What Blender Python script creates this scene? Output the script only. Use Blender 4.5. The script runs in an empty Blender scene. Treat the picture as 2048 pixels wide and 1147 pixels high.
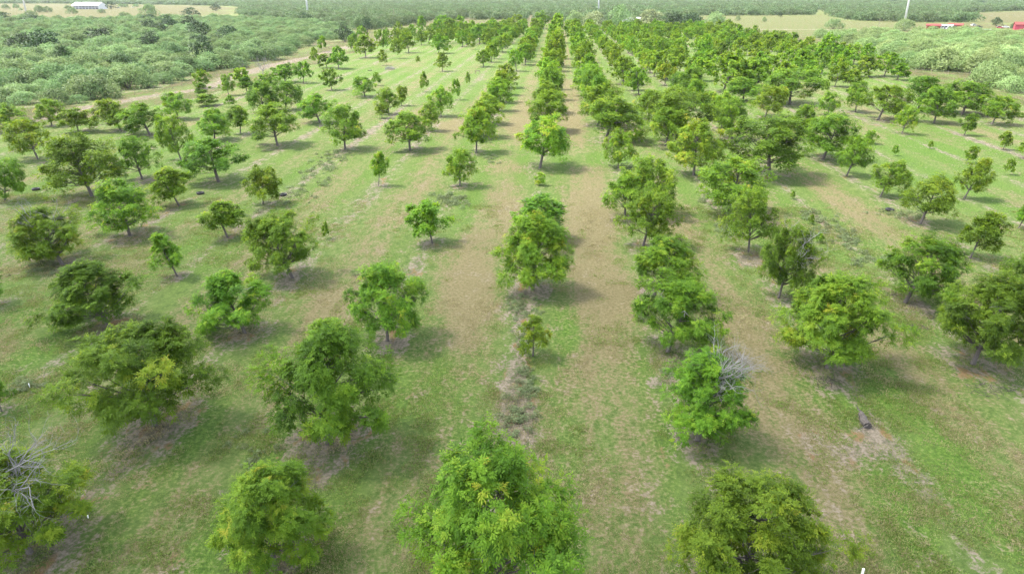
import bpy, math
import numpy as np
from math import radians, sin, cos, pi

# ------------------------------------------------------------------ camera, sky, sun, exposure
C = bpy.context.scene.collection
scene = bpy.context.scene
F, H = 1385.0, 23.0
TH = math.atan2(587.5, F)
PSI = radians(3.61)
cam_d = bpy.data.cameras.new('camera')
cam_d.sensor_width = 36.0
cam_d.lens = 36.0 * F / 2048.0
cam_d.clip_start = 0.5
cam_d.clip_end = 20000.0
cam = bpy.data.objects.new('camera', cam_d)
C.objects.link(cam)
cam.location = (0, 0, H)
cam.rotation_euler = (pi / 2 - TH, 0, PSI)
scene.camera = cam

SUN_EL, SUN_AZ = radians(60), radians(-88)       # azimuth measured from +Y towards +X
w = bpy.data.worlds.new('World')
scene.world = w
w.use_nodes = True
nt = w.node_tree
sky = nt.nodes.new('ShaderNodeTexSky')
sky.sky_type = 'NISHITA'
sky.sun_disc = False
sky.sun_elevation = SUN_EL
sky.sun_rotation = SUN_AZ
sky.dust_density = 2.5
bg = nt.nodes['Background']
hs = nt.nodes.new('ShaderNodeHueSaturation')          # thin bright cloud takes the blue out of the sky
hs.inputs['Saturation'].default_value = 0.45
nt.links.new(sky.outputs[0], hs.inputs['Color'])
nt.links.new(hs.outputs[0], bg.inputs[0])
bg.inputs[1].default_value = 0.15
sl = bpy.data.lights.new('sun', 'SUN')
sl.energy = 2.0
sl.angle = radians(10.0)
sl.color = (1.0, 0.93, 0.80)
so = bpy.data.objects.new('sun', sl)
C.objects.link(so)
sd = np.array([sin(SUN_AZ) * cos(SUN_EL), cos(SUN_AZ) * cos(SUN_EL), sin(SUN_EL)])
from mathutils import Vector, Matrix
so.rotation_euler = Vector(sd).to_track_quat('Z', 'Y').to_euler()
so.location = (-40, 40, 80)
vs = scene.view_settings
vs.view_transform = 'Standard'
vs.look = 'None'
vs.gamma = 1
vs.exposure = 2.42
cy = scene.cycles
cy.max_bounces = 6
cy.diffuse_bounces = 3
cy.transmission_bounces = 4
cy.glossy_bounces = 2
cy.transparent_max_bounces = 4
cy.volume_bounces = 0
cy.use_denoising = True
cy.denoiser = 'OPENIMAGEDENOISE'
cy.denoising_prefilter = 'NONE'
cy.denoising_input_passes = 'RGB_ALBEDO_NORMAL'
cy.caustics_reflective = False
cy.caustics_refractive = False
cy.sample_clamp_indirect = 6

RNG = np.random.default_rng(11)

# ------------------------------------------------------------------ helpers
def at(px, py):
    """ground point that a photo pixel looks at"""
    x = (px - 1024) / F
    y = (py - 573.5) / F
    fw = math.cos(TH) - y * math.sin(TH)
    dn = math.sin(TH) + y * math.cos(TH)
    t = H / dn
    X, Y = x * t, fw * t
    return (X * cos(PSI) - Y * sin(PSI), X * sin(PSI) + Y * cos(PSI))

def depth(x, y, z=0.0):
    d = -x * sin(PSI) + y * cos(PSI)
    return d * cos(TH) + (H - z) * sin(TH)

def tag(o, label=None, cat=None, group=None, kind=None):
    if label: o['label'] = label
    if cat: o['category'] = cat
    if group: o['group'] = group
    if kind: o['kind'] = kind
    return o

def empty(name, loc, rz=0.0):
    o = bpy.data.objects.new(name, None)
    o.empty_display_size = 0.3
    C.objects.link(o)
    o.location = loc
    o.rotation_euler = (0, 0, rz)
    return o

def link(name, me, parent=None):
    o = bpy.data.objects.new(name, me)
    C.objects.link(o)
    if parent: o.parent = parent
    return o

def quads_mesh(name, V, mat, tint=None, nv=4):
    """V (n, nv, 3): a mesh of loose polygons"""
    n = V.shape[0]
    me = bpy.data.meshes.new(name)
    me.vertices.add(n * nv)
    me.vertices.foreach_set('co', V.reshape(-1).astype(np.float32))
    me.loops.add(n * nv)
    me.loops.foreach_set('vertex_index', np.arange(n * nv, dtype=np.int32))
    me.polygons.add(n)
    me.polygons.foreach_set('loop_start', np.arange(0, n * nv, nv, dtype=np.int32))
    me.polygons.foreach_set('loop_total', np.full(n, nv, dtype=np.int32))
    if tint is not None:
        a = me.attributes.new('tint', 'FLOAT', 'POINT')
        a.data.foreach_set('value', np.repeat(tint, nv).astype(np.float32))
    me.materials.append(mat)
    me.update(calc_edges=True)
    return me

class MB:
    """collects tubes, boxes and prisms into one mesh"""
    def __init__(s):
        s.v, s.f, s.m = [], [], []
    def tube(s, pts, rad, n=6, cap=True, mi=0):
        pts = [np.array(p, float) for p in pts]
        b = len(s.v)
        for i, p in enumerate(pts):
            d = pts[min(i + 1, len(pts) - 1)] - pts[max(i - 1, 0)]
            d /= (np.linalg.norm(d) + 1e-9)
            u = np.cross(d, (0.31, 0.95, 0.05) if abs(d[1]) < 0.9 else (1, 0, 0))
            u /= np.linalg.norm(u) + 1e-9
            v = np.cross(d, u)
            for k in range(n):
                a = 2 * pi * k / n
                s.v.append(p + rad[i] * (cos(a) * u + sin(a) * v))
        for i in range(len(pts) - 1):
            for k in range(n):
                a, c = b + i * n + k, b + i * n + (k + 1) % n
                s.f.append((a, c, c + n, a + n)); s.m.append(mi)
        if cap:
            s.f.append(tuple(b + (len(pts) - 1) * n + k for k in range(n))); s.m.append(mi)
            s.f.append(tuple(b + k for k in reversed(range(n)))); s.m.append(mi)
    def box(s, x0, x1, y0, y1, z0, z1, mi=0):
        b = len(s.v)
        for z in (z0, z1):
            for x, y in ((x0, y0), (x1, y0), (x1, y1), (x0, y1)):
                s.v.append((x, y, z))
        for q in ((3, 2, 1, 0), (4, 5, 6, 7), (0, 1, 5, 4), (1, 2, 6, 5), (2, 3, 7, 6), (3, 0, 4, 7)):
            s.f.append(tuple(b + i for i in q)); s.m.append(mi)
    def poly(s, pts, mi=0):
        b = len(s.v)
        s.v += [tuple(p) for p in pts]
        s.f.append(tuple(range(b, b + len(pts)))); s.m.append(mi)
    def prism(s, prof, axis, a, b2, mi=0):
        """closed profile [(u, z)] swept along x or y from a to b2"""
        b = len(s.v); n = len(prof)
        for t in (a, b2):
            for u, z in prof:
                s.v.append((t, u, z) if axis == 'x' else (u, t, z))
        for k in range(n):
            s.f.append((b + k, b + (k + 1) % n, b + n + (k + 1) % n, b + n + k)); s.m.append(mi)
        s.f.append(tuple(b + k for k in reversed(range(n)))); s.m.append(mi)
        s.f.append(tuple(b + n + k for k in range(n))); s.m.append(mi)
    def mesh(s, name, mats, smooth=False):
        me = bpy.data.meshes.new(name)
        me.from_pydata([tuple(map(float, p)) for p in s.v], [], s.f)
        for m in (mats if isinstance(mats, (list, tuple)) else [mats]):
            me.materials.append(m)
        me.polygons.foreach_set('material_index', s.m)
        if smooth: me.polygons.foreach_set('use_smooth', [True] * len(s.f))
        me.update()
        return me
    def build(s, name, mats, parent=None, smooth=False):
        return link(name, s.mesh(name, mats, smooth), parent)

def nrm(a):
    return a / (np.linalg.norm(a, axis=-1, keepdims=True) + 1e-9)

# ------------------------------------------------------------------ materials
class NT:
    def __init__(s, name):
        s.m = bpy.data.materials.new(name); s.m.use_nodes = True
        s.t = s.m.node_tree; s.t.nodes.clear()
        s.out = s.n('ShaderNodeOutputMaterial')
    def n(s, t, **kw):
        nd = s.t.nodes.new(t)
        for k, v in kw.items(): setattr(nd, k, v)
        return nd
    def l(s, a, b): s.t.links.new(a, b)
    def put(s, sock, v):
        if isinstance(v, (int, float)): sock.default_value = v
        elif isinstance(v, (tuple, list)): sock.default_value = tuple(v) if len(v) == len(sock.default_value) else (*v, 1)
        else: s.l(v, sock)
    def math(s, op, a, b=0.0, c=0.0, clamp=False):
        nd = s.n('ShaderNodeMath', operation=op, use_clamp=clamp)
        for i, v in enumerate((a, b, c)): s.put(nd.inputs[i], v)
        return nd.outputs[0]
    def mix(s, f, a, b, blend='MIX'):
        nd = s.n('ShaderNodeMix', data_type='RGBA', blend_type=blend)
        s.put(nd.inputs[0], f); s.put(nd.inputs[6], a); s.put(nd.inputs[7], b)
        return nd.outputs[2]
    def step(s, v, a, b):
        nd = s.n('ShaderNodeMapRange', interpolation_type='SMOOTHSTEP')
        s.put(nd.inputs[0], v); nd.inputs[1].default_value = a; nd.inputs[2].default_value = b
        return nd.outputs[0]
    def noise(s, vec, scale, detail=3.0, rough=0.55):
        nd = s.n('ShaderNodeTexNoise')
        nd.inputs['Scale'].default_value = scale; nd.inputs['Detail'].default_value = detail
        nd.inputs['Roughness'].default_value = rough
        if vec is not None: s.l(vec, nd.inputs['Vector'])
        return nd.outputs[0]
    def attr(s, name, typ='GEOMETRY'):
        return s.n('ShaderNodeAttribute', attribute_name=name, attribute_type=typ).outputs['Fac']
    def ramp(s, v, stops):
        nd = s.n('ShaderNodeValToRGB')
        e = nd.color_ramp.elements
        while len(e) < len(stops): e.new(0.5)
        for i, (p, c) in enumerate(stops):
            e[i].position = p; e[i].color = (*c, 1)
        s.l(v, nd.inputs[0])
        return nd.outputs[0]
    def hsv(s, col, h=0.5, sa=1.0, v=1.0):
        nd = s.n('ShaderNodeHueSaturation')
        s.put(nd.inputs[0], h); s.put(nd.inputs[1], sa); s.put(nd.inputs[2], v); s.put(nd.inputs[4], col)
        return nd.outputs[0]
    def principled(s, col, rough=0.7, spec=0.3, metal=0.0, normal=None):
        p = s.n('ShaderNodeBsdfPrincipled')
        s.put(p.inputs['Base Color'], col); s.put(p.inputs['Roughness'], rough)
        p.inputs['Specular IOR Level'].default_value = spec; p.inputs['Metallic'].default_value = metal
        if normal is not None: s.l(normal, p.inputs['Normal'])
        return p.outputs[0]
    def done(s, shader):
        s.l(shader, s.out.inputs[0]); return s.m

def leaf_material(name, stops, trans, tone=True, val=0.25, transcol=1.25, rough=0.55, spec=0.25):
    t = NT(name)
    v = t.attr('tint')
    if tone: v = t.math('ADD', v, t.attr('tone', 'OBJECT'))
    rnd = t.n('ShaderNodeObjectInfo').outputs['Random']
    col = t.ramp(v, stops)
    col = t.hsv(col, t.math('MULTIPLY_ADD', rnd, 0.03, 0.485), 1.0, t.math('MULTIPLY_ADD', rnd, val, 1 - val / 2))
    sh = t.principled(col, rough, spec)
    tr = t.n('ShaderNodeBsdfTranslucent')
    t.l(t.hsv(col, 0.49, 1.05, transcol), tr.inputs[0])
    mx = t.n('ShaderNodeMixShader'); mx.inputs[0].default_value = trans
    t.l(sh, mx.inputs[1]); t.l(tr.outputs[0], mx.inputs[2])
    return t.done(mx.outputs[0])

PECAN = [(0.0, (0.042, 0.094, 0.010)), (0.35, (0.088, 0.175, 0.015)), (0.62, (0.145, 0.255, 0.020)), (0.88, (0.225, 0.305, 0.026)), (1.0, (0.29, 0.29, 0.030))]
M_LEAF = leaf_material('pecan_leaf', PECAN, 0.44, True, 0.25, 1.3, 0.6, 0.15)
MESQ = [(0.0, (0.068, 0.120, 0.044)), (0.5, (0.122, 0.198, 0.074)), (1.0, (0.20, 0.28, 0.112))]
M_MESQ = leaf_material('mesquite_leaf', MESQ, 0.40, True, 0.3)
FARB = [(0.0, (0.045, 0.082, 0.030)), (0.5, (0.080, 0.130, 0.047)), (1.0, (0.135, 0.185, 0.072))]
M_FARB = leaf_material('far_mesquite_leaf', FARB, 0.30, False, 0.45)
MESQP = [(0.0, (0.105, 0.165, 0.058)), (0.5, (0.175, 0.255, 0.092)), (1.0, (0.25, 0.325, 0.13))]
M_MESQP = leaf_material('pale_mesquite_leaf', MESQP, 0.40, True, 0.3)
DARKL = [(0.0, (0.014, 0.034, 0.010)), (0.5, (0.024, 0.056, 0.014)), (1.0, (0.045, 0.088, 0.022))]
M_DARK = leaf_material('evergreen_leaf', DARKL, 0.15, False, 0.3)
PALE = [(0.0, (0.12, 0.17, 0.07)), (0.5, (0.20, 0.25, 0.11)), (1.0, (0.28, 0.33, 0.16))]
M_PALE = leaf_material('pale_leaf', PALE, 0.25, False, 0.3)
WEED = [(0.0, (0.085, 0.125, 0.045)), (0.5, (0.125, 0.165, 0.070)), (1.0, (0.19, 0.21, 0.115))]
M_WEED = leaf_material('weed_leaf', WEED, 0.25, False, 0.4)
GRASS = [(0.0, (0.085, 0.150, 0.024)), (0.5, (0.135, 0.205, 0.042)), (0.75, (0.20, 0.20, 0.08)), (1.0, (0.29, 0.245, 0.14))]
M_GRASS = leaf_material('grass_blade', GRASS, 0.40, False, 0.4)

def bark(name, a, b):
    t = NT(name)
    g = t.n('ShaderNodeTexCoord').outputs['Object']
    n1 = t.noise(g, 9.0, 4)
    return t.done(t.principled(t.mix(n1, a, b), 0.9, 0.15))
M_BARK = bark('pecan_bark', (0.060, 0.052, 0.046), (0.15, 0.135, 0.122))
M_DEAD = bark('dead_wood', (0.13, 0.125, 0.118), (0.27, 0.265, 0.255))
M_TWIG = bark('dry_twig', (0.03, 0.026, 0.024), (0.085, 0.075, 0.068))
M_PALED = bark('bleached_wood', (0.15, 0.147, 0.14), (0.28, 0.275, 0.265))
M_LOG = bark('log_wood', (0.022, 0.019, 0.017), (0.115, 0.105, 0.096))

def plain(name, col, rough=0.6, spec=0.3, metal=0.0, var=0.12, scale=3.0):
    t = NT(name)
    g = t.n('ShaderNodeTexCoord').outputs['Object']
    n1 = t.noise(g, scale, 4)
    c = t.hsv(col, 0.5, 1.0, t.math('MULTIPLY_ADD', n1, 2 * var, 1 - var))
    return t.done(t.principled(c, rough, spec, metal))
M_WHITE = plain('white_metal', (0.55, 0.56, 0.57), 0.45)
M_GALV = plain('galvanised_steel', (0.62, 0.64, 0.66), 0.4, 0.5, 0.3)
M_ROOFW = plain('pale_metal_roof', (0.42, 0.43, 0.46), 0.4, 0.4)
M_GREYW = plain('grey_wall', (0.36, 0.37, 0.40), 0.7)
M_SHADE = plain('dark_interior', (0.10, 0.11, 0.13), 0.8)
M_RED = plain('red_metal', (0.17, 0.032, 0.027), 0.5)
M_MAROON = plain('maroon_paint', (0.32, 0.03, 0.06), 0.35, 0.5)
M_NAVY = plain('dark_blue_paint', (0.02, 0.05, 0.08), 0.4, 0.5)
M_BLACK = plain('black_rubber', (0.02, 0.02, 0.023), 0.7)
M_GLASS = plain('tinted_glass', (0.03, 0.035, 0.04), 0.1, 0.6)
M_WOOD = plain('weathered_wood', (0.24, 0.20, 0.15), 0.9)
M_PVC = plain('white_plastic', (0.85, 0.85, 0.84), 0.4)

# ------------------------------------------------------------------ layout: orchard grid found from the photo
SX, X0, SY, Y0 = 10.45, -2.0, 10.85, 22.2
# base x, base y, crown top y, crown left x, crown right x, tone, dead branches
T = [
 (985,1230,862,815,1150,'b',.1),(1475,1185,938,1345,1665,'b',.15),(548,1130,922,460,660,'y',.05),(60,1105,880,-90,185,'y',1),
 (657,885,632,530,802,'g',.1),(310,850,640,180,436,'g',.25),(1395,880,690,1328,1500,'g',1),(1945,728,543,1865,2065,'d',.05),
 (1655,735,545,1562,1763,'b',.08),(1335,703,555,1267,1440,'g',.3),(1066,712,630,1034,1102,'b',0),(775,681,518,704,850,'o',.2),
 (490,666,540,390,536,'g',.1),(220,655,515,97,291,'d',0),(-14,612,522,-50,23,'d',0),(3,822,748,-22,31,'g',0),
 (1557,595,450,1514,1622,'d',.45),(1810,605,463,1777,1916,'d',.05),(1940,516,420,1922,1990,'d',0),(2058,600,490,2008,2100,'d',0),
 (1308,592,468,1269,1399,'g',.2),(1065,580,425,998,1138,'y',0),(1078,482,393,1025,1129,'g',0),(1286,492,378,1235,1356,'g',.12),
 (1303,428,306,1250,1345,'b',0),(1250,436,338,1203,1285,'b',0),(1497,504,375,1440,1560,'g',.3),(1452,428,316,1390,1540,'g',.05),
 (865,487,402,815,903,'y',0),(920,373,297,889,955,'y',0),(757,371,303,745,781,'y',0),(527,409,335,490,567,'y',0),
 (585,556,425,491,632,'g',.12),(455,475,403,422,490,'y',0),(355,553,462,304,376,'y',0),(260,471,357,178,318,'g',0),
 (125,529,410,27,167,'o',.4),(358,411,335,309,385,'o',0),(437,363,273,371,486,'d',0),(285,359,270,233,316,'d',0),
 (185,393,263,96,238,'g',.15),(10,401,310,-20,76,'d',0),(76,318,238,22,102,'o',0),(363,322,226,310,391,'g',0),
 (555,291,208,499,598,'g',0),(690,299,208,651,731,'g',0),(640,246,186,597,669,'g',0),(820,301,222,775,866,'g',0),
 (865,262,203,838,884,'o',0),(953,305,215,911,991,'y',0),(1080,336,225,1035,1140,'y',.05),(1236,337,258,1204,1272,'y',0),
 (1387,350,241,1331,1445,'y',0),(1210,281,189,1184,1299,'g',.1),(1196,250,163,1160,1252,'g',0),(1537,352,230,1458,1600,'d',0),
 (1646,318,224,1604,1712,'g',0),(1693,352,270,1671,1736,'g',0),(1760,394,315,1742,1819,'g',0),(1840,448,347,1803,1911,'o',.3),
 (1927,399,312,1907,1973,'b',0),(1928,271,226,1914,1950,'d',0),(1803,268,210,1789,1829,'y',0),(1868,246,172,1834,1905,'g',0),
 (1983,249,188,1956,2046,'g',0),(1756,240,166,1722,1814,'g',0),(1924,229,161,1880,1982,'g',0),(1711,224,163,1688,1732,'g',0),
 (2036,457,408,2026,2066,'d',0),(2016,350,320,2005,2026,'g',0),(2006,300,262,1994,2020,'o',0),(1931,326,290,1924,1953,'o',0),
 (1789,312,292,1783,1797,'o',0),(1734,287,260,1726,1755,'o',0),(1860,297,283,1856,1867,'g',0),(2058,318,270,2036,2080,'g',0),
 (1078,371,345,1067,1093,'b',0),(653,478,447,646,662,'o',0),(514,348,330,508,523,'o',0),(36,498,480,28,43,'d',0),
 (1585,398,383,1580,1592,'g',0),(1638,484,466,1628,1648,'d',0),(1622,449,430,1618,1630,'g',0),
 # barn side of the orchard, farther back
 (664,181,136,640,684,'d',0),(730,194,150,706,750,'g',0),(754,171,147,743,765,'g',0),(778,228,174,752,802,'g',0),
 (803,212,172,790,816,'o',0),(764,236,207,751,778,'b',0),(882,233,172,856,907,'y',0),(912,200,161,903,924,'y',0),
 (849,184,147,839,859,'b',0),(936,172,147,930,942,'b',0),(836,128,113,832,841,'y',0),(885,143,105,868,903,'g',0),
 (967,134,100,952,983,'g',0),(766,131,102,756,779,'g',0),(794,117,80,782,807,'g',0),(732,116,70,710,751,'g',0),
 (818,106,65,800,836,'g',0),(761,104,63,748,772,'g',0),(774,100,61,766,786,'g',0),(677,138,93,661,700,'d',0),
 (654,136,108,635,672,'d',0),(630,128,98,621,642,'g',0),(607,166,122,588,629,'d',0),(571,165,128,546,597,'d',0),
 (571,219,161,546,609,'d',0),(526,224,163,499,558,'d',0),(538,190,145,510,560,'d',0),(242,262,195,185,262,'g',0),
 (300,270,203,240,323,'d',0),(356,238,184,326,389,'g',0),(429,280,216,395,468,'o',0),(481,267,212,461,498,'d',0),
 (157,264,217,123,194,'o',0),(104,252,197,78,128,'o',0),(22,264,209,-18,72,'b',0),(462,214,193,450,474,'g',0),
 (414,212,188,390,436,'d',0),(407,176,138,389,423,'d',0),(407,194,165,393,419,'d',0),(457,191,149,444,473,'g',0),
 (482,168,136,464,502,'o',0),(495,187,152,480,510,'d',0),(877,107,69,861,903,'g',0),(984,112,85,971,993,'o',0),
 (942,99,72,933,951,'d',0),(959,88,48,940,979,'d',0),(926,76,46,915,944,'d',0),(857,86,57,846,873,'d',0),
 (844,73,37,829,854,'d',0),(724,78,54,718,743,'d',0),(710,92,66,698,724,'d',0),(704,103,77,694,711,'o',0),
 (798,72,46,786,808,'d',0),(825,82,52,813,836,'g',0),(876,72,41,866,889,'d',0),(899,70,38,885,916,'d',0),
 (884,58,30,870,900,'d',0),(920,60,34,908,932,'d',0),(985,66,40,972,1000,'g',0),(646,103,76,638,658,'g',0),
 (997,103,71,983,1014,'g',0),(1011,88,52,994,1029,'g',0),(1023,79,46,1008,1036,'g',0),(1033,63,29,1016,1049,'g',0),
 (1033,143,98,1016,1047,'g',0),(1051,121,84,1036,1062,'g',0),(1058,104,73,1040,1068,'o',0),(1065,92,56,1045,1074,'g',0),
 (1077,76,37,1055,1084,'g',0),(1087,58,22,1062,1098,'d',0),
 (1017,176,128,984,1036,'g',0),(1010,190,142,980,1032,'y',.1),(1001,205,155,974,1028,'y',0),(993,222,164,964,1024,'g',.2),
 (980,248,185,948,1008,'y',.1),(967,275,201,935,1000,'g',.1),(1090,262,180,1055,1134,'g',0),(1097,226,160,1064,1130,'g',0),
 (1103,200,132,1080,1126,'g',.1),(1107,135,68,1087,1133,'g',0),(1110,118,60,1092,1132,'y',0),(1115,86,28,1094,1137,'b',0),
 (1175,182,108,1148,1202,'g',0),(1186,206,128,1160,1212,'g',0),(1166,148,84,1144,1190,'g',0),(1158,120,66,1140,1180,'g',0),
 (1152,96,46,1138,1170,'g',0),(1148,80,38,1136,1166,'g',0),(1190,228,146,1164,1222,'g',0),
 # red shed side
 (1278,190,133,1250,1297,'g',.4),(1290,118,78,1276,1302,'g',0),(1304,132,99,1295,1313,'d',0),(1334,159,97,1305,1369,'g',0),
 (1356,128,77,1338,1377,'g',0),(1383,99,86,1379,1389,'d',0),(1401,113,85,1393,1409,'g',.1),(1412,121,76,1399,1424,'o',.5),
 (1440,126,82,1420,1457,'d',0),(1396,149,121,1388,1407,'d',0),(1446,184,110,1403,1504,'g',0),(1486,202,154,1452,1524,'g',0),
 (1524,143,103,1502,1538,'g',0),(1501,109,68,1486,1520,'d',0),(1579,208,137,1530,1626,'g',0),(1530,234,170,1502,1571,'y',0),
 (1294,212,178,1290,1346,'y',0),(1352,285,176,1300,1424,'g',0),(1330,292,205,1300,1385,'g',0),(1421,240,183,1398,1442,'y',0),
 (1464,278,192,1424,1500,'g',0),(1601,279,207,1582,1625,'g',0),(1656,230,182,1632,1680,'y',0),(1645,136,68,1626,1682,'d',0),
 (1622,131,108,1612,1632,'d',0),(1574,136,98,1560,1588,'g',0),(1606,148,113,1580,1618,'g',0),(1628,171,132,1606,1643,'y',0),
 (1648,187,161,1639,1660,'d',0),(1669,174,122,1654,1694,'g',0),(1700,176,139,1682,1728,'o',0),(1768,153,105,1748,1806,'g',0),
 (1738,154,110,1700,1756,'g',0),(1794,160,127,1777,1820,'g',0),(1834,222,150,1802,1882,'d',0),
]

def solve_height(d, r, ytop):
    """tree height whose crown top shows at photo row ytop"""
    phi = math.atan2(587.5, F) + math.atan((ytop - 573.5) / F)       # angle below the horizon
    lo, hi = 0.3, 22.0
    for _ in range(40):
        h = (lo + hi) / 2
        a, zc = h * 0.40, h * 0.60
        v = d * sin(phi) + (zc - H) * cos(phi) + math.hypot(r * sin(phi) * 0.8, a * cos(phi))
        if v > 0: hi = h
        else: lo = h
    return h

trees = []
for (bx, by, ty, lx, rx, tone, dead) in T:
    x, y = at(bx, by)
    dep = depth(x, y, 3.0)
    wd = (rx - lx) / F * dep
    d = -x * sin(PSI) + y * cos(PSI)
    h = solve_height(d, wd / 2, ty)
    cx = ((lx + rx) / 2 - bx) / F * dep
    trees.append(dict(x=x, y=y, h=h, w=wd, tone=tone, dead=dead, dx=cx))

# rows that run on behind the trees read off the photo
def fill(k, y_from, y_to, prob, hmin=5.4, hmax=7.8, tones='gggbdyb'):
    j = 0
    while True:
        y = Y0 + SY * j; j += 1
        if y > y_to: break
        x = X0 + SX * k + RNG.normal(0, .5)
        yy = y + RNG.normal(0, .6)
        u, hh = RNG.random(), RNG.uniform(hmin, hmax)
        if y < y_from or u > prob: continue
        if any(abs(t['x'] - x) < 6.0 and abs(t['y'] - yy) < 6.5 for t in trees): continue
        trees.append(dict(x=x, y=yy, h=hh, w=hh * RNG.uniform(.82, 1.06), tone=tones[RNG.integers(len(tones))], dead=0.0 if RNG.random() < .8 else .3, dx=0))
YE = 508
fill(0, 150, YE, .85); fill(-1, 250, YE, .85); fill(1, 135, 490, .85); fill(-2, 260, YE, .7)
fill(2, 118, 470, .85); fill(3, 120, 470, .75); fill(4, 150, 470, .7)
fill(5, 180, 490, .7); fill(6, 190, 490, .72); fill(7, 200, 490, .75); fill(8, 210, 490, .75)
fill(9, 225, 490, .8); fill(10, 230, 480, .8)
for k in (-3, -4, -5, -6, -7): fill(k, 330, 500, .6, tones='gddg')

# ------------------------------------------------------------------ ground sheet
def vnoise(x, y, s, seed):
    """smooth value noise in 0..1"""
    r = np.random.default_rng(seed).random((256, 256))
    u, v = x / s + 1000.3, y / s + 1000.7
    i, j = np.floor(u).astype(int), np.floor(v).astype(int)
    fu, fv = u - i, v - j
    fu, fv = fu * fu * (3 - 2 * fu), fv * fv * (3 - 2 * fv)
    g = lambda a, b: r[a % 256, b % 256]
    return (g(i, j) * (1 - fu) + g(i + 1, j) * fu) * (1 - fv) + (g(i, j + 1) * (1 - fu) + g(i + 1, j + 1) * fu) * fv

def in_poly(px, py, poly):
    c = np.zeros(px.shape, bool)
    n = len(poly)
    for i in range(n):
        (x1, y1), (x2, y2) = poly[i], poly[(i + 1) % n]
        if y1 == y2: continue
        t = ((y1 > py) != (y2 > py)) & (px < (x2 - x1) * (py - y1) / (y2 - y1) + x1)
        c ^= t
    return c

def to_pix(x, y):
    d = -x * sin(PSI) + y * cos(PSI)
    l = x * cos(PSI) + y * sin(PSI)
    zc = d * cos(TH) + H * sin(TH)
    yc = H * cos(TH) - d * sin(TH)
    ok = zc > 5
    zc = np.where(ok, zc, 1e9)
    return np.where(ok, 1024 + F * l / zc, -1e6), np.where(ok, 573.5 + F * yc / zc, 1e6)

P_LEFT = [(-260, 236), (0, 222), (110, 210), (190, 211), (238, 198), (246, 187), (320, 178), (345, 168), (385, 157), (395, 143), (478, 138), (492, 126),
          (547, 120), (582, 112), (588, 97), (640, 92), (655, 84), (690, 82), (712, 62), (600, 44), (480, 32), (330, 32), (250, 38), (150, 40), (60, 36), (-260, 36)]
P_LEFT0 = P_LEFT
P_LEFT = P_LEFT[:-8] + [(712, 66), (600, 50), (480, 40), (330, 40), (250, 45), (150, 46), (60, 43), (-260, 43)]
P_FIELD = [(-400, 9), (100, 8), (330, 11), (470, 15), (480, 18), (430, 21), (330, 36), (250, 43), (150, 45), (60, 42), (-400, 42)]
P_RIGHT = [(1610, 76), (1700, 72), (1850, 74), (2048, 75), (2400, 78), (2400, 218), (2048, 193), (1990, 181), (1965, 166), (1985, 151), (1890, 143), (1800, 137), (1790, 126), (1720, 98), (1650, 78)]
P_RFIELD = [(1900, 29), (2048, 23), (2400, 20), (2400, 50), (2048, 47), (1965, 44), (1935, 37)]
P_GREY = [(1390, 33), (1640, 32), (1628, 22), (1650, 21), (1660, 33), (1700, 42), (1860, 47), (1850, 72), (1700, 72), (1610, 76), (1560, 64), (1400, 52)]
P_STRIP = [(830, 45), (900, 41), (1110, 41), (1110, 50), (1000, 56), (830, 54)]
CLEAR = [(470, 38, 24, 3), (510, 36, 20, 3), (575, 43, 10, 2), (672, 47, 12, 2), (640, 86, 26, 5), (395, 116, 14, 4), (20, 93, 8, 4), (875, 41, 12, 4), (940, 38, 10, 4), (1060, 36, 14, 5), (150, 52, 14, 2)]
P_FAR = [(-700, 8.5), (100, 7.5), (330, 10), (470, 13), (500, 20), (470, 30), (600, 42), (712, 60), (760, 60), (850, 44), (900, 40.5), (1100, 40.5), (1190, 50), (1390, 44),
         (1392, 32), (1626, 31), (1628, 20), (1652, 20), (1662, 32), (1700, 41), (1860, 46), (1950, 45), (1930, 36), (1895, 28), (2048, 22), (2700, 19), (2700, -9.5), (-700, -9.5)]

xs = np.concatenate([-150 - np.cumsum(1.0 * 1.1 ** np.arange(66))[::-1], np.arange(-150, 150.1, 0.6), 150 + np.cumsum(1.0 * 1.1 ** np.arange(66))])
ys = [-40.0, -10.0]
while ys[-1] < 8500:
    y = ys[-1]; ys.append(y + (8 if y < 12 else max(0.45, y * 0.006) if y < 520 else y * .012))
ys = np.array(ys)
GX, GY = np.meshgrid(xs, ys)
gx, gy = GX.ravel(), GY.ravel()
px, py = to_pix(gx, gy)
inorch = (gx > np.interp(gy, [100, 127, 142, 170, 300], [-104, -99, -93, -86.5, -86.5]) + 3 * vnoise(gx, gy, 9, 1)) & (gx < np.interp(gy, [150, 165, 215, 250], [101, 102, 103, 108]) + 3 * vnoise(gx, gy, 9, 12)) & (gy < 515)
u = (gx - X0) / SX
k = np.round(u)
du = np.abs(u - k) * SX                                  # metres from the row line
wob = (vnoise(gx, gy * .4, 9, 2) - .5) * 1.5 + (vnoise(gx, gy * .5, 3, 3) - .5) * .6
lane = np.floor(u)
LW = {-1: .85, 0: 1.0, 1: .75, 2: .6, 3: .7, 4: .45, -2: .75, -3: .75, -4: .6, -5: .5}
lw = np.full(gx.shape, .5)
for a, b in LW.items(): lw[lane == a] = b
mid = np.abs(u - lane - .5) * SX
alongY = np.interp(gy, [20, 34, 42, 84, 97, 116, 124, 200, 215, 300, 520], [.62, .62, 1, 1, .55, .5, .95, .95, .5, .55, .6])
tan = lw * alongY * np.clip(1.25 - (mid + wob) / 3.6, 0, 1)
wheel = np.exp(-((np.abs(mid - .95)) / .28) ** 2) * (.35 + .5 * vnoise(gx, gy * .15, 5, 13)) * np.clip(lw, 0, 1)
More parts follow.
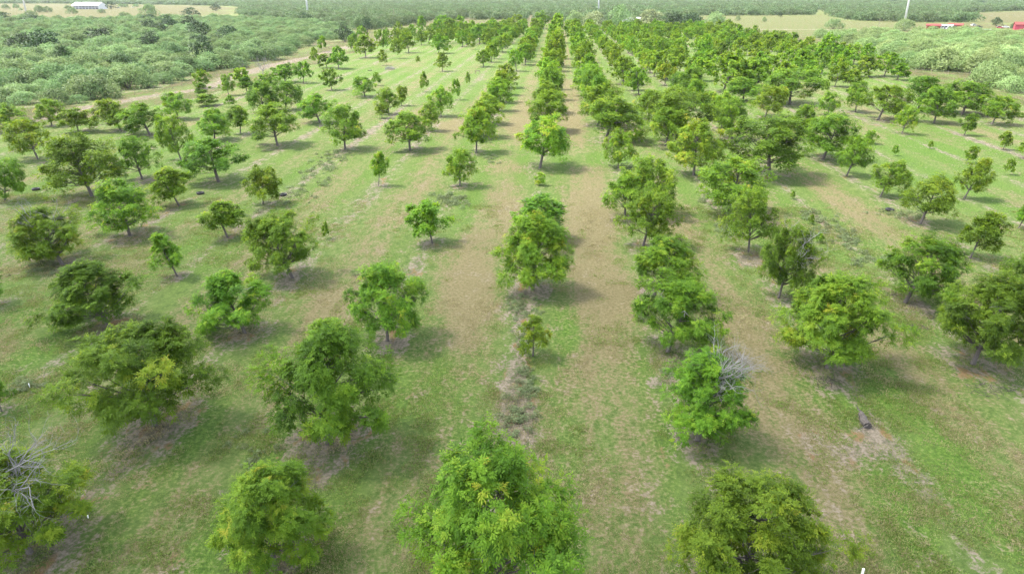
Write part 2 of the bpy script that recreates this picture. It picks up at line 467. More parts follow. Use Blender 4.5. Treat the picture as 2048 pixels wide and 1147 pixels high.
tan = tan * .84 + wheel * .5 + (vnoise(gx, gy * .25, 3.5, 4) - .5) * .4 + (vnoise(gx, gy * .3, 12, 5) - .5) * .4
bare = np.clip(1.15 - (du + wob * .7) / 1.15, 0, 1) * (.32 + .75 * vnoise(gx, gy * .6, 8, 6))
lush = np.clip(1.3 - np.abs(du - 2.9 + wob) / 1.5, 0, 1) * .8 + (vnoise(gx, gy * .4, 6, 7) - .5) * .8
for t in trees:
    dx, dy = gx - t['x'], gy - t['y']
    m = (np.abs(dx) < 6) & (np.abs(dy) < 9)
    e = (dx[m] / (.34 * t['w'])) ** 2 + (dy[m] / (.55 * t['w'])) ** 2
    bare[m] = np.maximum(bare[m], (1.25 - e * .85) * (.55 if t['h'] > 3.5 else .2) * (1.5 if t['y'] < 75 else 1.0))
# patches read off the photo: x, y, rx, ry in pixels, bare, tan, lush
PATCH = [(1320, 765, 26, 14, 1.3, 0, 0), (1495, 525, 22, 12, 1.2, 0, 0), (1700, 900, 80, 45, .75, .3, 0), (1650, 860, 60, 60, .35, .8, 0), (1480, 800, 70, 150, 0, .7, -.3), (640, 965, 30, 22, .8, 0, 0), (445, 980, 10, 5, 1.2, 0, 0), (248, 945, 8, 12, 1.1, 0, 0),
         (1040, 620, 40, 60, .6, 0, -.2), (1030, 800, 50, 120, .55, 0, 0), (940, 590, 45, 60, 0, .9, -.5), (1200, 450, 45, 160, 0, .5, -.4), (1250, 590, 60, 45, 0, .9, -.4), (1270, 960, 60, 110, .35, .35, 0), (880, 740, 40, 70, 0, -.5, .9), (840, 820, 45, 60, 0, -.4, .7),
         (1750, 800, 90, 45, 0, -.6, 1.1), (1860, 980, 120, 90, 0, -.5, .7), (1150, 660, 50, 60, 0, -.6, .8), (1390, 870, 60, 40, 0, -.6, .9), (640, 640, 50, 50, 0, .6, -.3), (690, 600, 40, 30, 0, .7, -.3), (380, 690, 60, 30, .3, .2, 0), (1250, 720, 60, 40, 0, -.2, .4),
         (1030, 430, 40, 60, .25, .8, -.4), (880, 250, 60, 16, 0, .7, 0), (1090, 235, 70, 40, 0, .5, -.3), (1020, 335, 50, 14, 0, .6, 0), (1180, 320, 60, 16, 0, -.5, .8), (800, 130, 90, 6, 0, .3, 0), (1900, 380, 120, 40, 0, -.1, .4), (1850, 290, 120, 40, 0, -.2, .7),
         (430, 880, 120, 70, 0, -.2, .5), (150, 720, 120, 70, 0, -.2, .5), (60, 640, 70, 40, 0, 0, .6), (1700, 990, 90, 60, .3, .5, -.2), (1905, 1120, 40, 25, .6, .3, 0), (1730, 860, 25, 20, .4, .2, 0)]
for (qx, qy, rx, ry, b, tn, ls) in PATCH:
    g = np.exp(-(((px - qx) / rx) ** 2 + ((py - qy) / ry) ** 2) * 1.1)
    bare += b * g; tan += tn * g; lush += ls * g
# outside the orchard: brush floor, dry fields, the track along the verge
dry = np.zeros_like(gx)
out = ~inorch
brush = in_poly(px, py, P_LEFT0) | in_poly(px, py, P_RIGHT) | in_poly(px, py, P_FAR)
dry[out] = .5 + .5 * vnoise(gx[out], gy[out] * .3, 6, 14)
dry[out & brush] = .25
dry[in_poly(px, py, P_FIELD) | in_poly(px, py, P_RFIELD) | in_poly(px, py, P_STRIP)] = 1.0
gr_ = in_poly(px, py, P_GREY); dry[gr_] = .75; 
for (qx, qy, rx, ry) in CLEAR: dry[((px - qx) / rx) ** 2 + ((py - qy) / ry) ** 2 < 1] = 1.0
tan[out] = .2; lush[out] = 0; tan[gr_] = .0; bare[gr_] = .35 * vnoise(gx[gr_], gy[gr_] * .5, 20, 61); bare[out] = .15 * vnoise(gx[out], gy[out], 5, 8); bare[out & brush] = .55
trk = np.interp(gy, [120, 150, 180, 210, 250, 300, 420], [-103, -101, -93, -96.5, -97.5, -96, -97])
td = np.abs(gx - trk + (vnoise(gx, gy, 12, 9) - .5) * 3)
bare = np.maximum(bare, np.clip(1.9 - td / 2.0, 0, 1.5) * (gy > 130) * (gy < 430) * (.65 + .6 * vnoise(gx, gy, 11, 10)))
rd = np.abs(gy - (514 + .01 * gx)); bare = np.where((rd < 3) & (np.abs(gx) < 300), 1.1, bare); dry = np.where((rd < 3), 0, dry)
z = (vnoise(gx, gy, 6, 20) - .5) * .10 * np.clip((600 - gy) / 300, 0, 1)
nx, ny = len(xs), len(ys)
me = bpy.data.meshes.new('ground')
me.vertices.add(nx * ny)
me.vertices.foreach_set('co', np.stack([gx, gy, z], 1).ravel().astype(np.float32))
idx = np.arange(nx * ny).reshape(ny, nx)
q = np.stack([idx[:-1, :-1], idx[:-1, 1:], idx[1:, 1:], idx[1:, :-1]], -1).reshape(-1).astype(np.int32)
nq = (nx - 1) * (ny - 1)
me.loops.add(nq * 4); me.loops.foreach_set('vertex_index', q)
me.polygons.add(nq)
me.polygons.foreach_set('loop_start', np.arange(0, nq * 4, 4, dtype=np.int32)); me.polygons.foreach_set('loop_total', np.full(nq, 4, np.int32))
me.polygons.foreach_set('use_smooth', np.ones(nq, bool))
for nm, arr in (('bare', bare), ('tan', tan), ('lush', lush), ('dry', dry)):
    me.attributes.new(nm, 'FLOAT', 'POINT').data.foreach_set('value', np.clip(arr, -1, 2).astype(np.float32))
me.update(calc_edges=True)

t = NT('orchard_ground')
pos = t.n('ShaderNodeNewGeometry').outputs['Position']
mp = t.n('ShaderNodeMapping'); mp.inputs['Scale'].default_value = (1.0, 0.5, 1.0); t.l(pos, mp.inputs[0])
st = mp.outputs[0]
cst = lambda v, a, b: t.n('ShaderNodeMapRange') and t.step(v, a, b)
nA, nB, nC, nD = cst(t.noise(st, .40, 4, .6), .28, .72), cst(t.noise(st, 1.5, 4, .65), .28, .72), cst(t.noise(pos, 4.2, 5, .7), .28, .72), cst(t.noise(pos, 17.0, 2, .7), .25, .75)
vor = t.n('ShaderNodeTexVoronoi'); vor.inputs['Scale'].default_value = 2.3; t.l(st, vor.inputs['Vector'])
jit = t.math('ADD', t.math('MULTIPLY_ADD', nB, .6, -.3), t.math('ADD', t.math('MULTIPLY_ADD', nC, .72, -.36), t.math('MULTIPLY_ADD', nA, .5, -.25)))
fine = t.math('MULTIPLY_ADD', nD, .26, .87)
grass = t.ramp(t.math('MULTIPLY_ADD', nB, .5, t.math('MULTIPLY', nC, .5)), [(.15, (.066, .110, .024)), (.5, (.106, .156, .040)), (.85, (.158, .192, .068))])
lushc = t.ramp(nC, [(.15, (.048, .098, .014)), (.55, (.085, .156, .024)), (.85, (.130, .200, .040))])
tanc = t.ramp(nC, [(.1, (.128, .112, .052)), (.5, (.172, .145, .075)), (.9, (.222, .186, .108))])
soilc = t.ramp(t.math('MULTIPLY_ADD', nB, .5, t.math('MULTIPLY', nC, .5)), [(.2, (.105, .090, .066)), (.5, (.165, .142, .108)), (.72, (.25, .21, .165))])
rust = t.mix(t.step(t.noise(st, .9, 3), .56, .66), soilc, (.19, .120, .062))
dryc = t.ramp(t.math('MULTIPLY_ADD', nA, .6, t.math('MULTIPLY', nB, .4)), [(.2, (.056, .070, .022)), (.5, (.088, .086, .035)), (.8, (.125, .105, .050))])
lm = t.step(t.math('ADD', t.attr('lush'), t.math('MULTIPLY', jit, 1.25)), .05, .95)
tm = t.step(t.math('ADD', t.attr('tan'), t.math('MULTIPLY', jit, 1.1)), .05, 1.0)
bm = t.math('MULTIPLY', t.step(t.math('ADD', t.attr('bare'), t.math('MULTIPLY', jit, 1.3)), .3, 1.05), .92)
dm = t.step(t.math('ADD', t.attr('dry'), t.math('MULTIPLY', jit, .5)), .45, .85)
col = t.mix(lm, grass, lushc)
col = t.mix(t.math('MULTIPLY', tm, .92), col, tanc)
col = t.mix(dm, col, dryc)
col = t.mix(bm, col, rust)
col = t.mix(1.0, col, fine, 'MULTIPLY')
bp = t.n('ShaderNodeBump'); bp.inputs['Strength'].default_value = .8; bp.inputs['Distance'].default_value = .12
t.l(t.math('ADD', nC, nD), bp.inputs['Height'])
M_GROUND = t.done(t.principled(col, .95, .1, 0, bp.outputs[0]))
me.materials.append(M_GROUND)
tag(link('ground', me), kind='structure')

# ------------------------------------------------------------------ pecan trees
def crown_leaves(rng, h, wd, hb, nl, twigs, mode, sparse=0.0):
    """leaf polygons of a crown made of lobes carried by limbs; returns (V, tint, lobe centres)"""
    i = np.arange(nl)
    tz = ((i + .5) / nl) ** .85
    tz = np.clip(tz + rng.normal(0, .06, nl), .04, .97)
    az = i * 2.399963 + rng.normal(0, .35, nl)
    prof = np.where(tz > .36, np.sqrt(np.clip(1 - ((tz - .36) / .68) ** 2, 0, 1)), np.sqrt(np.clip(1 - ((.36 - tz) / .52) ** 2, 0, 1)))
    cone = rng.uniform(0, 1)
    prof = np.where(tz > .3, prof * (1 - cone) + cone * np.clip(1 - ((tz - .3) / .74), 0, 1) ** .68, prof)
    bump = 1 + .20 * np.sin(az * 2 + rng.uniform(0, 6)) * rng.uniform(.3, 1) + .12 * np.sin(az * 5 + tz * 9 + rng.uniform(0, 6)) + rng.normal(0, .14, nl)
    rho = np.clip(.86 * np.sqrt(rng.uniform(.16, 1, nl)), .25, .95) * bump
    r = wd / 2 * prof * rho
    c = np.stack([r * np.cos(az), r * np.sin(az), hb + (h - hb) * tz * .93], 1)
    rl = wd * .108 * rng.uniform(.55, 1.5, nl)
    keep = rng.random(nl) > sparse
    c, rl = c[keep], rl[keep]
    nl = len(c)
    outd = nrm(c - np.array([0, 0, hb + (h - hb) * .33]))
    # twigs
    n = nl * twigs
    li = np.repeat(np.arange(nl), twigs)
    D = nrm(rng.normal(0, 1, (n, 3)) + outd[li] * .75 + np.array([0, 0, .62]))
    R = rl[li] * rng.uniform(.5, 1.1, n)
    ax = nrm(outd + np.array([0, 0, .35]))[li]
    P = c[li] + D * R[:, None] * np.array([1.02, 1.02, .98]) + ax * ((D * ax).sum(1) * R * .62)[:, None]
    lt = rng.normal(0, .12, nl)
    tt = .42 + lt[li] + rng.normal(0, .11, n)
    tt = tt + np.where((rng.random(n) < .16) & (R > rl[li] * .85), rng.uniform(.1, .26, n), 0)      # young yellowish shoots at the tips
    S = h / 7.0
    if mode == 'hd':
        m, L, nlf = 5, .40, 7
    elif mode == 'md':
        m, L, nlf = 5, .38, 3
    else:
        m, L, nlf = 5, .46, 1
    ti = np.repeat(np.arange(n), m)
    N = n * m
    perp = nrm(np.cross(D[ti], rng.normal(0, 1, (N, 3))))
    dr = nrm(D[ti] * rng.uniform(.2, .9, (N, 1)) + perp * .8 + np.array([0, 0, .06]))
    start = P[ti] - D[ti] * rng.uniform(0, .22, (N, 1)) * S ** .5
    L = L * rng.uniform(.7, 1.2, N)
    ltint = tt[ti] + rng.normal(0, .05, N)
    up = nrm(D[ti] * .6 + outd[li][ti] * .4 + np.array([0, 0, .7]) + rng.normal(0, .25, (N, 3)))
    if nlf == 1:
        side = nrm(np.cross(dr, up))
        W = L * .62
        e = start + dr * L[:, None] - np.array([0, 0, .12])
        mpt = start + dr * (L * .55)[:, None]
        V = np.stack([start, mpt + side * W[:, None] * .5, e, mpt - side * W[:, None] * .5], 1)
        return V, ltint, c, rl
    fi = np.repeat(np.arange(N), nlf)
    kk = np.tile(np.arange(nlf), N)
    M = N * nlf
    s = (kk // 2 + 1) / ((nlf + 1) // 2 + .3)
    sgn = np.where(kk % 2 == 0, 1.0, -1.0)
    last = kk == nlf - 1
    droop = np.array([0, 0, -1.0])
    rp = start[fi] + dr[fi] * (L[fi] * s)[:, None] + droop * (.09 * s ** 2)[:, None]
    side = nrm(np.cross(dr[fi], up[fi]))
    ld = nrm(dr[fi] * .75 + side * (sgn * np.where(last, 0, .85))[:, None] + droop * .16 + rng.normal(0, .12, (M, 3)))
    if mode == 'hd': ll, lw_ = .175 * rng.uniform(.6, 1.25, M), .060
    else: ll, lw_ = .26 * rng.uniform(.65, 1.25, M), .115
    wdv = nrm(np.cross(ld, up[fi] + rng.normal(0, .2, (M, 3))))
    mpt = rp + ld * (ll * .45)[:, None]
    V = np.stack([rp, mpt + wdv * lw_ / 2, rp + ld * ll[:, None] + droop * .03, mpt - wdv * lw_ / 2], 1)
    return V, ltint[fi], c, rl

def trunk_mesh(rng, h, wd, hb, lobes, rl, r0, sides):
    mb = MB()
    bend = rng.normal(0, .12, 2)
    top = h * .82
    def axis(z): return np.array([bend[0] * (z / h) ** 1.5 * 2, bend[1] * (z / h) ** 1.5 * 2, z])
    zz = [-.12, .12, hb * .6, hb, h * .38, h * .55, h * .7, top]
    rr = [r0 * 1.5, r0 * 1.15, r0, r0 * .92, r0 * .66, r0 * .45, r0 * .28, r0 * .12]
    mb.tube([axis(max(z, 0)) + (0, 0, min(z, 0)) for z in zz], rr, sides)
    for c in lobes[:: (1 if sides > 5 else 2)]:
        za = max(hb * .75, min(c[2] - np.hypot(c[0], c[1]) * .75, top * .9))
        a = axis(za)
        m = a + (c - a) * .5 + np.array([0, 0, -.04 * np.hypot(c[0], c[1])]) + rng.normal(0, .12, 3)
        rb = r0 * (.5 - .32 * za / h)
        mb.tube([a, m, c], [rb, rb * .62, rb * .22], max(3, sides - 3), cap=False)
        for _ in range(2 if sides > 5 else 0):
            e = c + rng.normal(0, 1, 3) * rl.mean() * .8
            mb.tube([m + (c - m) * .4, (m + c) / 2 + (e - m) * .25, e], [rb * .4, rb * .25, rb * .1], 3, cap=False)
    return mb

def grow(mb, rng, p, d, L, r, lev, n=4):
    d = d / np.linalg.norm(d)
    pts, q, dd = [p], p, d
    for _ in range(3):
        dd = nrm(dd + rng.normal(0, .16, 3) + np.array([0, 0, .03])); q = q + dd * L / 3; pts.append(q)
    mb.tube(pts, [r, r * .8, r * .62, r * .45], n if lev > 1 else 3, cap=False)
    if lev <= 0: return
    for i in range(rng.integers(3, 5)):
        b = pts[1 + i % 3]
        nd = nrm(dd + nrm(rng.normal(0, 1, 3)) * .85)
        grow(mb, rng, b, nd, L * rng.uniform(.5, .75), r * .5, lev - 1, n)

VAR = {}
def make_variants(key, count, h, wd, hbf, nl, twigs, mode, r0, sides, sparse=0.0):
    VAR[key] = []
    for i in range(count):
        rng = np.random.default_rng(hash_seed(key) + i * 17)
        hw = wd * rng.uniform(.95, 1.05)
        hb = h * hbf * rng.uniform(.85, 1.15)
        V, ti, c, rl = crown_leaves(rng, h, hw, hb, int(nl * rng.uniform(.88, 1.12)), twigs, mode, sparse)
        # measured size, so that a copy can be scaled to the photo's crown
        ext = (np.percentile(np.abs(V[:, 0, 0]), 99) + np.percentile(np.abs(V[:, 0, 1]), 99))
        hh = np.percentile(V[:, 0, 2], 99.7)
        cm = quads_mesh('crown_' + key, V, M_LEAF, np.clip(ti, 0, 1))
        tm_ = trunk_mesh(rng, h, hw, hb, c, rl, r0, sides).mesh('trunk_' + key, M_BARK, True)
        VAR[key].append((cm, tm_, V[:: max(1, len(V) // 1500), 2, :2].copy(), hh))

def hash_seed(s): return sum((i + 3) * ord(ch) for i, ch in enumerate(s))
make_variants('wide_fine', 12, 7.0, 7.0, .27, 46, 36, 'hd', .15, 8)
make_variants('thin_fine', 3, 7.0, 6.6, .2, 52, 30, 'hd', .14, 8, .06)
make_variants('slim_fine', 3, 4.2, 3.0, .3, 22, 15, 'hd', .075, 7)
make_variants('sapling_fine', 3, 2.2, 1.5, .16, 14, 15, 'hd', .035, 6)
make_variants('wide_medium', 13, 7.0, 7.0, .31, 38, 26, 'md', .15, 6)
make_variants('slim_medium', 5, 4.5, 3.4, .34, 24, 16, 'md', .08, 5)
make_variants('sapling_medium', 3, 2.2, 1.6, .2, 10, 8, 'md', .035, 5, .1)
make_variants('wide_coarse', 10, 7.0, 7.0, .31, 34, 22, 'ld', .16, 4)
make_variants('slim_coarse', 4, 4.5, 3.4, .34, 22, 12, 'ld', .08, 4)

ORD = ['first', 'second', 'third', 'fourth', 'fifth', 'sixth', 'seventh', 'eighth', 'ninth', 'tenth', 'eleventh', 'twelfth']
def ordinal(n):
    if n <= 12: return ORD[n - 1]
    s = {1: 'st', 2: 'nd', 3: 'rd'}.get(n % 10 if n // 10 != 1 else 0, 'th')
    return f'{n}{s}'

def row_name(k):
    if k == 0: return 'the middle row'
    return f"{ordinal(abs(k))} row on the {'red shed' if k > 0 else 'barn'} side"

TONE = {'g': (-.02, 'green'), 'b': (.05, 'bright green'), 'd': (-.13, 'dark green'), 'y': (.10, 'yellow-tipped'), 'o': (.03, 'dull green')}
rows = {}
for t_ in trees:
    rows.setdefault(int(round((t_['x'] - X0) / SX)), []).append(t_)
use = {}
for k_ in rows:
    rows[k_].sort(key=lambda a: a['y'])
    for n_, t_ in enumerate(rows[k_]): t_['k'], t_['n'] = k_, n_ + 1

trees.sort(key=lambda a: a['y'])
def shown(a): return a['w'] / depth(a['x'], a['y'], 4)
keep = sorted(trees, key=shown, reverse=True)[:298]
spare = sorted(trees, key=shown, reverse=True)[298:]
ids = {id(a) for a in keep}
for t_ in [a for a in trees if id(a) in ids]:
    size = 'wide' if t_['h'] > 4.6 and t_['w'] > 3.3 else ('slim' if t_['h'] > 2.3 else 'sapling')
    lod = 'fine' if t_['y'] < 62 else ('medium' if t_['y'] < 175 else 'coarse')
    if size == 'sapling' and lod == 'coarse': size = 'slim'
    key = f'{size}_{lod}'
    if t_['dead'] >= .7 and key == 'wide_fine': key = 'thin_fine'
    i = use.get(key, 0); use[key] = i + 1
    cm, tm_, ext, hh = VAR[key][i % len(VAR[key])]
    rz = RNG.uniform(0, 2 * pi)
    across = cos(rz + PSI * 0) * ext[:, 0] - sin(rz) * ext[:, 1]
    lo_, hi_ = np.percentile(across, 1), np.percentile(across, 99)
    deep = sin(rz) * ext[:, 0] + cos(rz) * ext[:, 1]
    sx, sz = t_['w'] / (hi_ - lo_) * .98, t_['h'] / hh
    mid_off = (t_['dx'] - sx * (lo_ + hi_) / 2)
    lean = np.clip(mid_off / max(t_['h'] * .6, 1), -.28, .28)
    shift = (mid_off - lean * t_['h'] * .6) * .7
    name = 'pecan_sapling' if size == 'sapling' else 'pecan_tree'
    r = empty(name, (t_['x'], t_['y'], 0))
    r.rotation_euler = (0, lean, 0)
    tv, tn = TONE[t_['tone']]
    for nm, me_ in (('trunk', tm_), ('crown', cm)):
        o = link(nm, me_, r)
        o.rotation_euler = (0, 0, rz); o.scale = (sx, sx, sz)
        if nm == 'crown': o.location = (float(shift), 0, 0)
        if nm == 'crown' and t_['dead'] >= 1: o.scale = (sx * .92, sx * .92, sz * .9); o.location = (float(shift), .08 * t_['w'], 0)
        if nm == 'crown': o['tone'] = float(tv + RNG.normal(0, .02) + (.05 if lod == 'coarse' else 0) + (.2 if size == 'sapling' and tn == 'bright green' else 0))
    adj = 'spreading' if t_['w'] > t_['h'] * 1.08 else ('slender' if t_['w'] < t_['h'] * .7 else 'rounded')
    if size == 'sapling': adj = 'small'
    if t_['dead'] >= .4:
        rng = np.random.default_rng(int(t_['x'] * 7 + t_['y'] * 13) % 99999)
        hh_, ww_ = t_['h'], t_['w']
        for b in range(int(3 + 11 * t_['dead'])):
            a = rng.uniform(-1.5, .9) if t_['dead'] >= 1 else rng.uniform(0, 2 * pi)
            dirv = np.array([cos(a) * .8, sin(a) * .6, rng.uniform(.3, 1.3)])
            st_ = np.array([cos(a) * ww_ * .1, sin(a) * ww_ * .1, hh_ * rng.uniform(.5, .8)])
            mb = MB()
            grow(mb, rng, st_, dirv, ww_ * rng.uniform(.24, .38), .018 + .007 * hh_ / 2, 3 if t_['y'] < 62 else 2)
            mb.build('dead_branch', M_PALED, r, True)
        adj = 'half-dead' if t_['dead'] >= .7 else 'partly dead'
    elif t_['dead'] > 0 and t_['y'] < 62:
        rng = np.random.default_rng(int(t_['x'] * 7 + t_['y'] * 13) % 99999)
        for b in range(int(2 + 8 * t_['dead'])):
            mb = MB()
            a = rng.uniform(0, 2 * pi); q_ = rng.uniform(.28, .42) * t_['w']
            grow(mb, rng, np.array([cos(a) * q_ * .6, sin(a) * q_ * .6, t_['h'] * rng.uniform(.45, .72)]), np.array([cos(a), sin(a), rng.uniform(.2, 1)]), t_['w'] * .15, .03, 1)
            mb.build('dead_branch', M_DEAD, r, True)
    noun = 'pecan sapling' if size == 'sapling' else 'pecan tree'
    tag(r, f"{adj} {tn} pecan, {ordinal(t_['n'])} from front in {row_name(t_['k'])}", noun, 'pecan trees planted in orchard rows')

# ------------------------------------------------------------------ brush: mesquite, evergreens
def bush_mesh(name, seed, mat, wd=6.0, h=4.0, nl=16, twigs=26, L=.5, low=.12, spread=1.0):
    rng = np.random.default_rng(seed)
    i = np.arange(nl)
    tz = np.clip(((i + .5) / nl) ** .8 + rng.normal(0, .08, nl), 0.05, 1)
    az = i * 2.4 + rng.normal(0, .4, nl)
    r = wd / 2 * np.sqrt(np.clip(1.02 - tz ** 2 * .98, 0, 1)) * np.sqrt(rng.uniform(.15, .72, nl))
    c = np.stack([r * np.cos(az), r * np.sin(az), h * (low + (.86 - low) * tz)], 1)
    rl = wd * .17 * rng.uniform(.7, 1.25, nl)
    n = nl * twigs
    li = np.repeat(np.arange(nl), twigs)
    od = nrm(c - np.array([0, 0, h * .2]))
    D = nrm(rng.normal(0, 1, (n, 3)) + od[li] * .8 + np.array([0, 0, .5]))
    P = c[li] + D * (rl[li] * rng.uniform(.6, 1.1, n))[:, None] * np.array([1.1, 1.1, .8])
    P[:, 2] = np.maximum(P[:, 2], .1)
    m = 2
    ti = np.repeat(np.arange(n), m)
    N = n * m
    dr = nrm(D[ti] * .6 + nrm(rng.normal(0, 1, (N, 3))) * .9)
    up = nrm(D[ti] * .5 + od[li][ti] * .5 + rng.normal(0, .22, (N, 3)))
    side = nrm(np.cross(dr, up))
    LL = L * rng.uniform(.6, 1.3, N)
    s0 = P[ti]
    mid_ = s0 + dr * (LL * .5)[:, None]
    V = np.stack([s0, mid_ + side * (LL * .24)[:, None], s0 + dr * LL[:, None] - np.array([0, 0, .08]), mid_ - side * (LL * .2)[:, None]], 1)
    tint = np.clip(.5 + rng.normal(0, .12, nl)[li][ti] + rng.normal(0, .14, N), 0, 1)
    return quads_mesh(name, V, mat, tint)

def stems_mesh(name, seed, wd, h):
    rng = np.random.default_rng(seed)
    mb = MB()
    for b in range(5):
        a = b * 1.3 + rng.uniform(0, .6)
        e = np.array([cos(a) * wd * .3, sin(a) * wd * .3, h * rng.uniform(.6, .85)])
        mb.tube([(cos(a) * .1, sin(a) * .1, -.1), e * (.45, .45, .5), e], [.12, .08, .03], 4, cap=False)
    return mb.mesh(name, M_BARK)

BUSH = [bush_mesh('mesquite_crown', 200 + i, M_MESQ, 9.0, 4.1, 26, 64, .46) for i in range(7)]
BUSHP = [bush_mesh('pale_mesquite_crown', 210 + i, M_MESQP, 9.0, 4.1, 26, 60, .46) for i in range(4)]
STEM = [stems_mesh('mesquite_stem', 230 + i, 8, 4.2) for i in range(3)]
BUSH_FAR = [bush_mesh('mesquite_far', 240 + i, M_FARB, 7.0, 4.0, 18, 22, .62) for i in range(5)]
OAK = [bush_mesh('evergreen_crown', 260 + i, M_DARK, 6.5, 5.0, 18, 40, .5) for i in range(4)]
PALEB = [bush_mesh('pale_crown', 270 + i, M_PALE, 8, 8, 22, 44, .6) for i in range(3)]

def sample(poly, spacing, rng, dmax=1e9, dmin=0, grow_with=0.0):
    """points spread over a pixel polygon laid down on the ground"""
    w_ = np.array([at(a, max(b, -10.2)) for a, b in poly])
    x0, y0 = w_.min(0); x1, y1 = w_.max(0)
    pts = []
    y = y0
    while y < y1:
        s = spacing * max(1.0, 1 + grow_with * (y - 300) / 1000) if grow_with else spacing
        xx = np.arange(x0, x1, s)
        xx = xx + rng.uniform(-.42, .42, len(xx)) * s
        yy = y + rng.uniform(-.42, .42, len(xx)) * s
        p = np.stack([xx, yy, np.full(len(xx), s)], 1)
        a, b = to_pix(p[:, 0], p[:, 1])
        pts.append(p[in_poly(a, b, poly) & (a > -160) & (a < 2210)])
        y += s
    p = np.concatenate(pts)
    a, b = to_pix(p[:, 0], p[:, 1])
    ok = np.ones(len(p), bool)
    for (qx, qy, rx, ry) in CLEAR: ok &= ((a - qx) / rx) ** 2 + ((b - qy) / ry) ** 2 > 1
    return p[ok]

rng = np.random.default_rng(77)
pl = sample(P_LEFT, 6.9, rng); pr = sample(P_RIGHT, 6.4, rng)
gap = lambda p: vnoise(p[:, 0], p[:, 1], 16, 51) + .25 * vnoise(p[:, 0], p[:, 1], 6, 52) > .30
pl, pr = pl[gap(pl)], pr[gap(pr)]
allb = [(p[0], p[1], 0) for p in pl] + [(p[0], p[1], 1) for p in pr]
# the few dark evergreens among the mesquite, by where the photo shows them: x, base y, width, height in pixels, foliage tone
DARKS = [(48, 100, 50, 24), (95, 103, 62, 34), (205, 83, 58, 18), (305, 92, 46, 18), (335, 54, 32, 18), (300, 60, 28, 14), (400, 74, 48, 22), (380, 56, 36, 16), (340, 58, 30, 16),
         (320, 68, 30, 14), (460, 78, 42, 18), (383, 33, 30, 18), (432, 20, 17, 13), (410, 127, 48, 34), (130, 122, 28, 18), (12, 46, 32, 14), (70, 47, 40, 12), (400, 92, 40, 14),
         (455, 116, 24, 12), (612, 48, 30, 15), (690, 78, 30, 20), (735, 60, 22, 18), (300, 42, 30, 8), (50, 120, 20, 10), (1185, 24, 12, 8), (1785, 8, 20, 6), (1960, 10, 24, 7)]
dk = []
for (a, b, wpx, hpx) in DARKS:
    x, y = at(a, b)
    x, y = at(a, b + 1.6 / (depth(x, y) / F))
    s = depth(x, y) / F
    dk.append((x, y, wpx * s * 1.2, min(hpx * s * 1.0 + 3.0, 9)))
def size_of(b):
    return 1.0 / depth(b[0], b[1])
vis = []
for b in allb:
    if any((b[0] - q_[0]) ** 2 + (b[1] - q_[1]) ** 2 < (q_[2] * .5) ** 2 for q_ in dk): continue
    a_, c_ = to_pix(np.array([b[0]]), np.array([b[1]]))
    if -40 < a_[0] < 2090: vis.append((b[0], b[1], b[2], a_[0], c_[0]))
vis.sort(key=lambda b: depth(b[0], b[1]))
N_IND = 276
def patch_label(b):
    x, y, side, a_, c_ = b
    if side == 1:
        if c_ > 150: return 'pale green mesquite bush in the corner clump beside the fence bend', 'bushes in the corner clump'
        if c_ > 112: return 'pale green mesquite bush along the fenced edge below the red sheds', 'bushes along the fenced edge'
        return 'pale green mesquite bush massed between the fenced edge and the red sheds', 'bushes massed below the red sheds'
    if c_ > 185: return 'grey-green mesquite bush at the near end of the barn side thicket', 'bushes at the near end of the thicket'
    if a_ > 440: return 'grey-green mesquite bush by the track near the bare leafless tree', 'bushes by the track near the bare tree'
    if c_ > 150: return 'grey-green mesquite bush in the thicket row along the dry grass verge', 'bushes along the dry verge'
    if c_ > 115: return 'grey-green mesquite bush in the thicket behind the verge row', 'bushes behind the verge row'
    return 'grey-green mesquite bush in the deep thicket toward the metal barn', 'bushes in the deep thicket'
for n_, b in enumerate(vis[:N_IND]):
    r = empty('mesquite_bush', (b[0], b[1], 0), rng.uniform(0, 6.28))
    sc = rng.uniform(.42, 1.3); zz = sc ** .8 * rng.uniform(.7, 1.12)
    if b[2] == 1: zz *= 1.15
    c_ = link('crown', (BUSHP if b[2] == 1 else BUSH)[rng.integers(4)], r); c_.scale = (sc, sc * rng.uniform(.85, 1.15), zz)
    c_['tone'] = float(rng.normal(0.03, .2))
    s_ = link('stem', STEM[n_ % 3], r); s_.scale = (sc, sc, zz)
    lb, gp = patch_label(b)
    tag(r, lb, 'bush', gp)

NEAREST = ['beside', 'behind']
for n_, (x, y, wd_, ht_) in enumerate(dk):
    r = empty('evergreen_tree', (x, y, 0), rng.uniform(0, 6.28))
    c_ = link('crown', OAK[n_ % 4], r); c_.scale = (wd_ / 6.5, wd_ / 6.5, max(ht_, 3.0) / 5.0)
    s_ = link('trunk', STEM[n_ % 3], r); s_.scale = (wd_ / 9, wd_ / 9, max(ht_, 3.0) / 5.2)
    tag(r, 'dark green evergreen tree rising among the paler mesquite brush', 'tree', 'dark evergreens scattered through the brush')

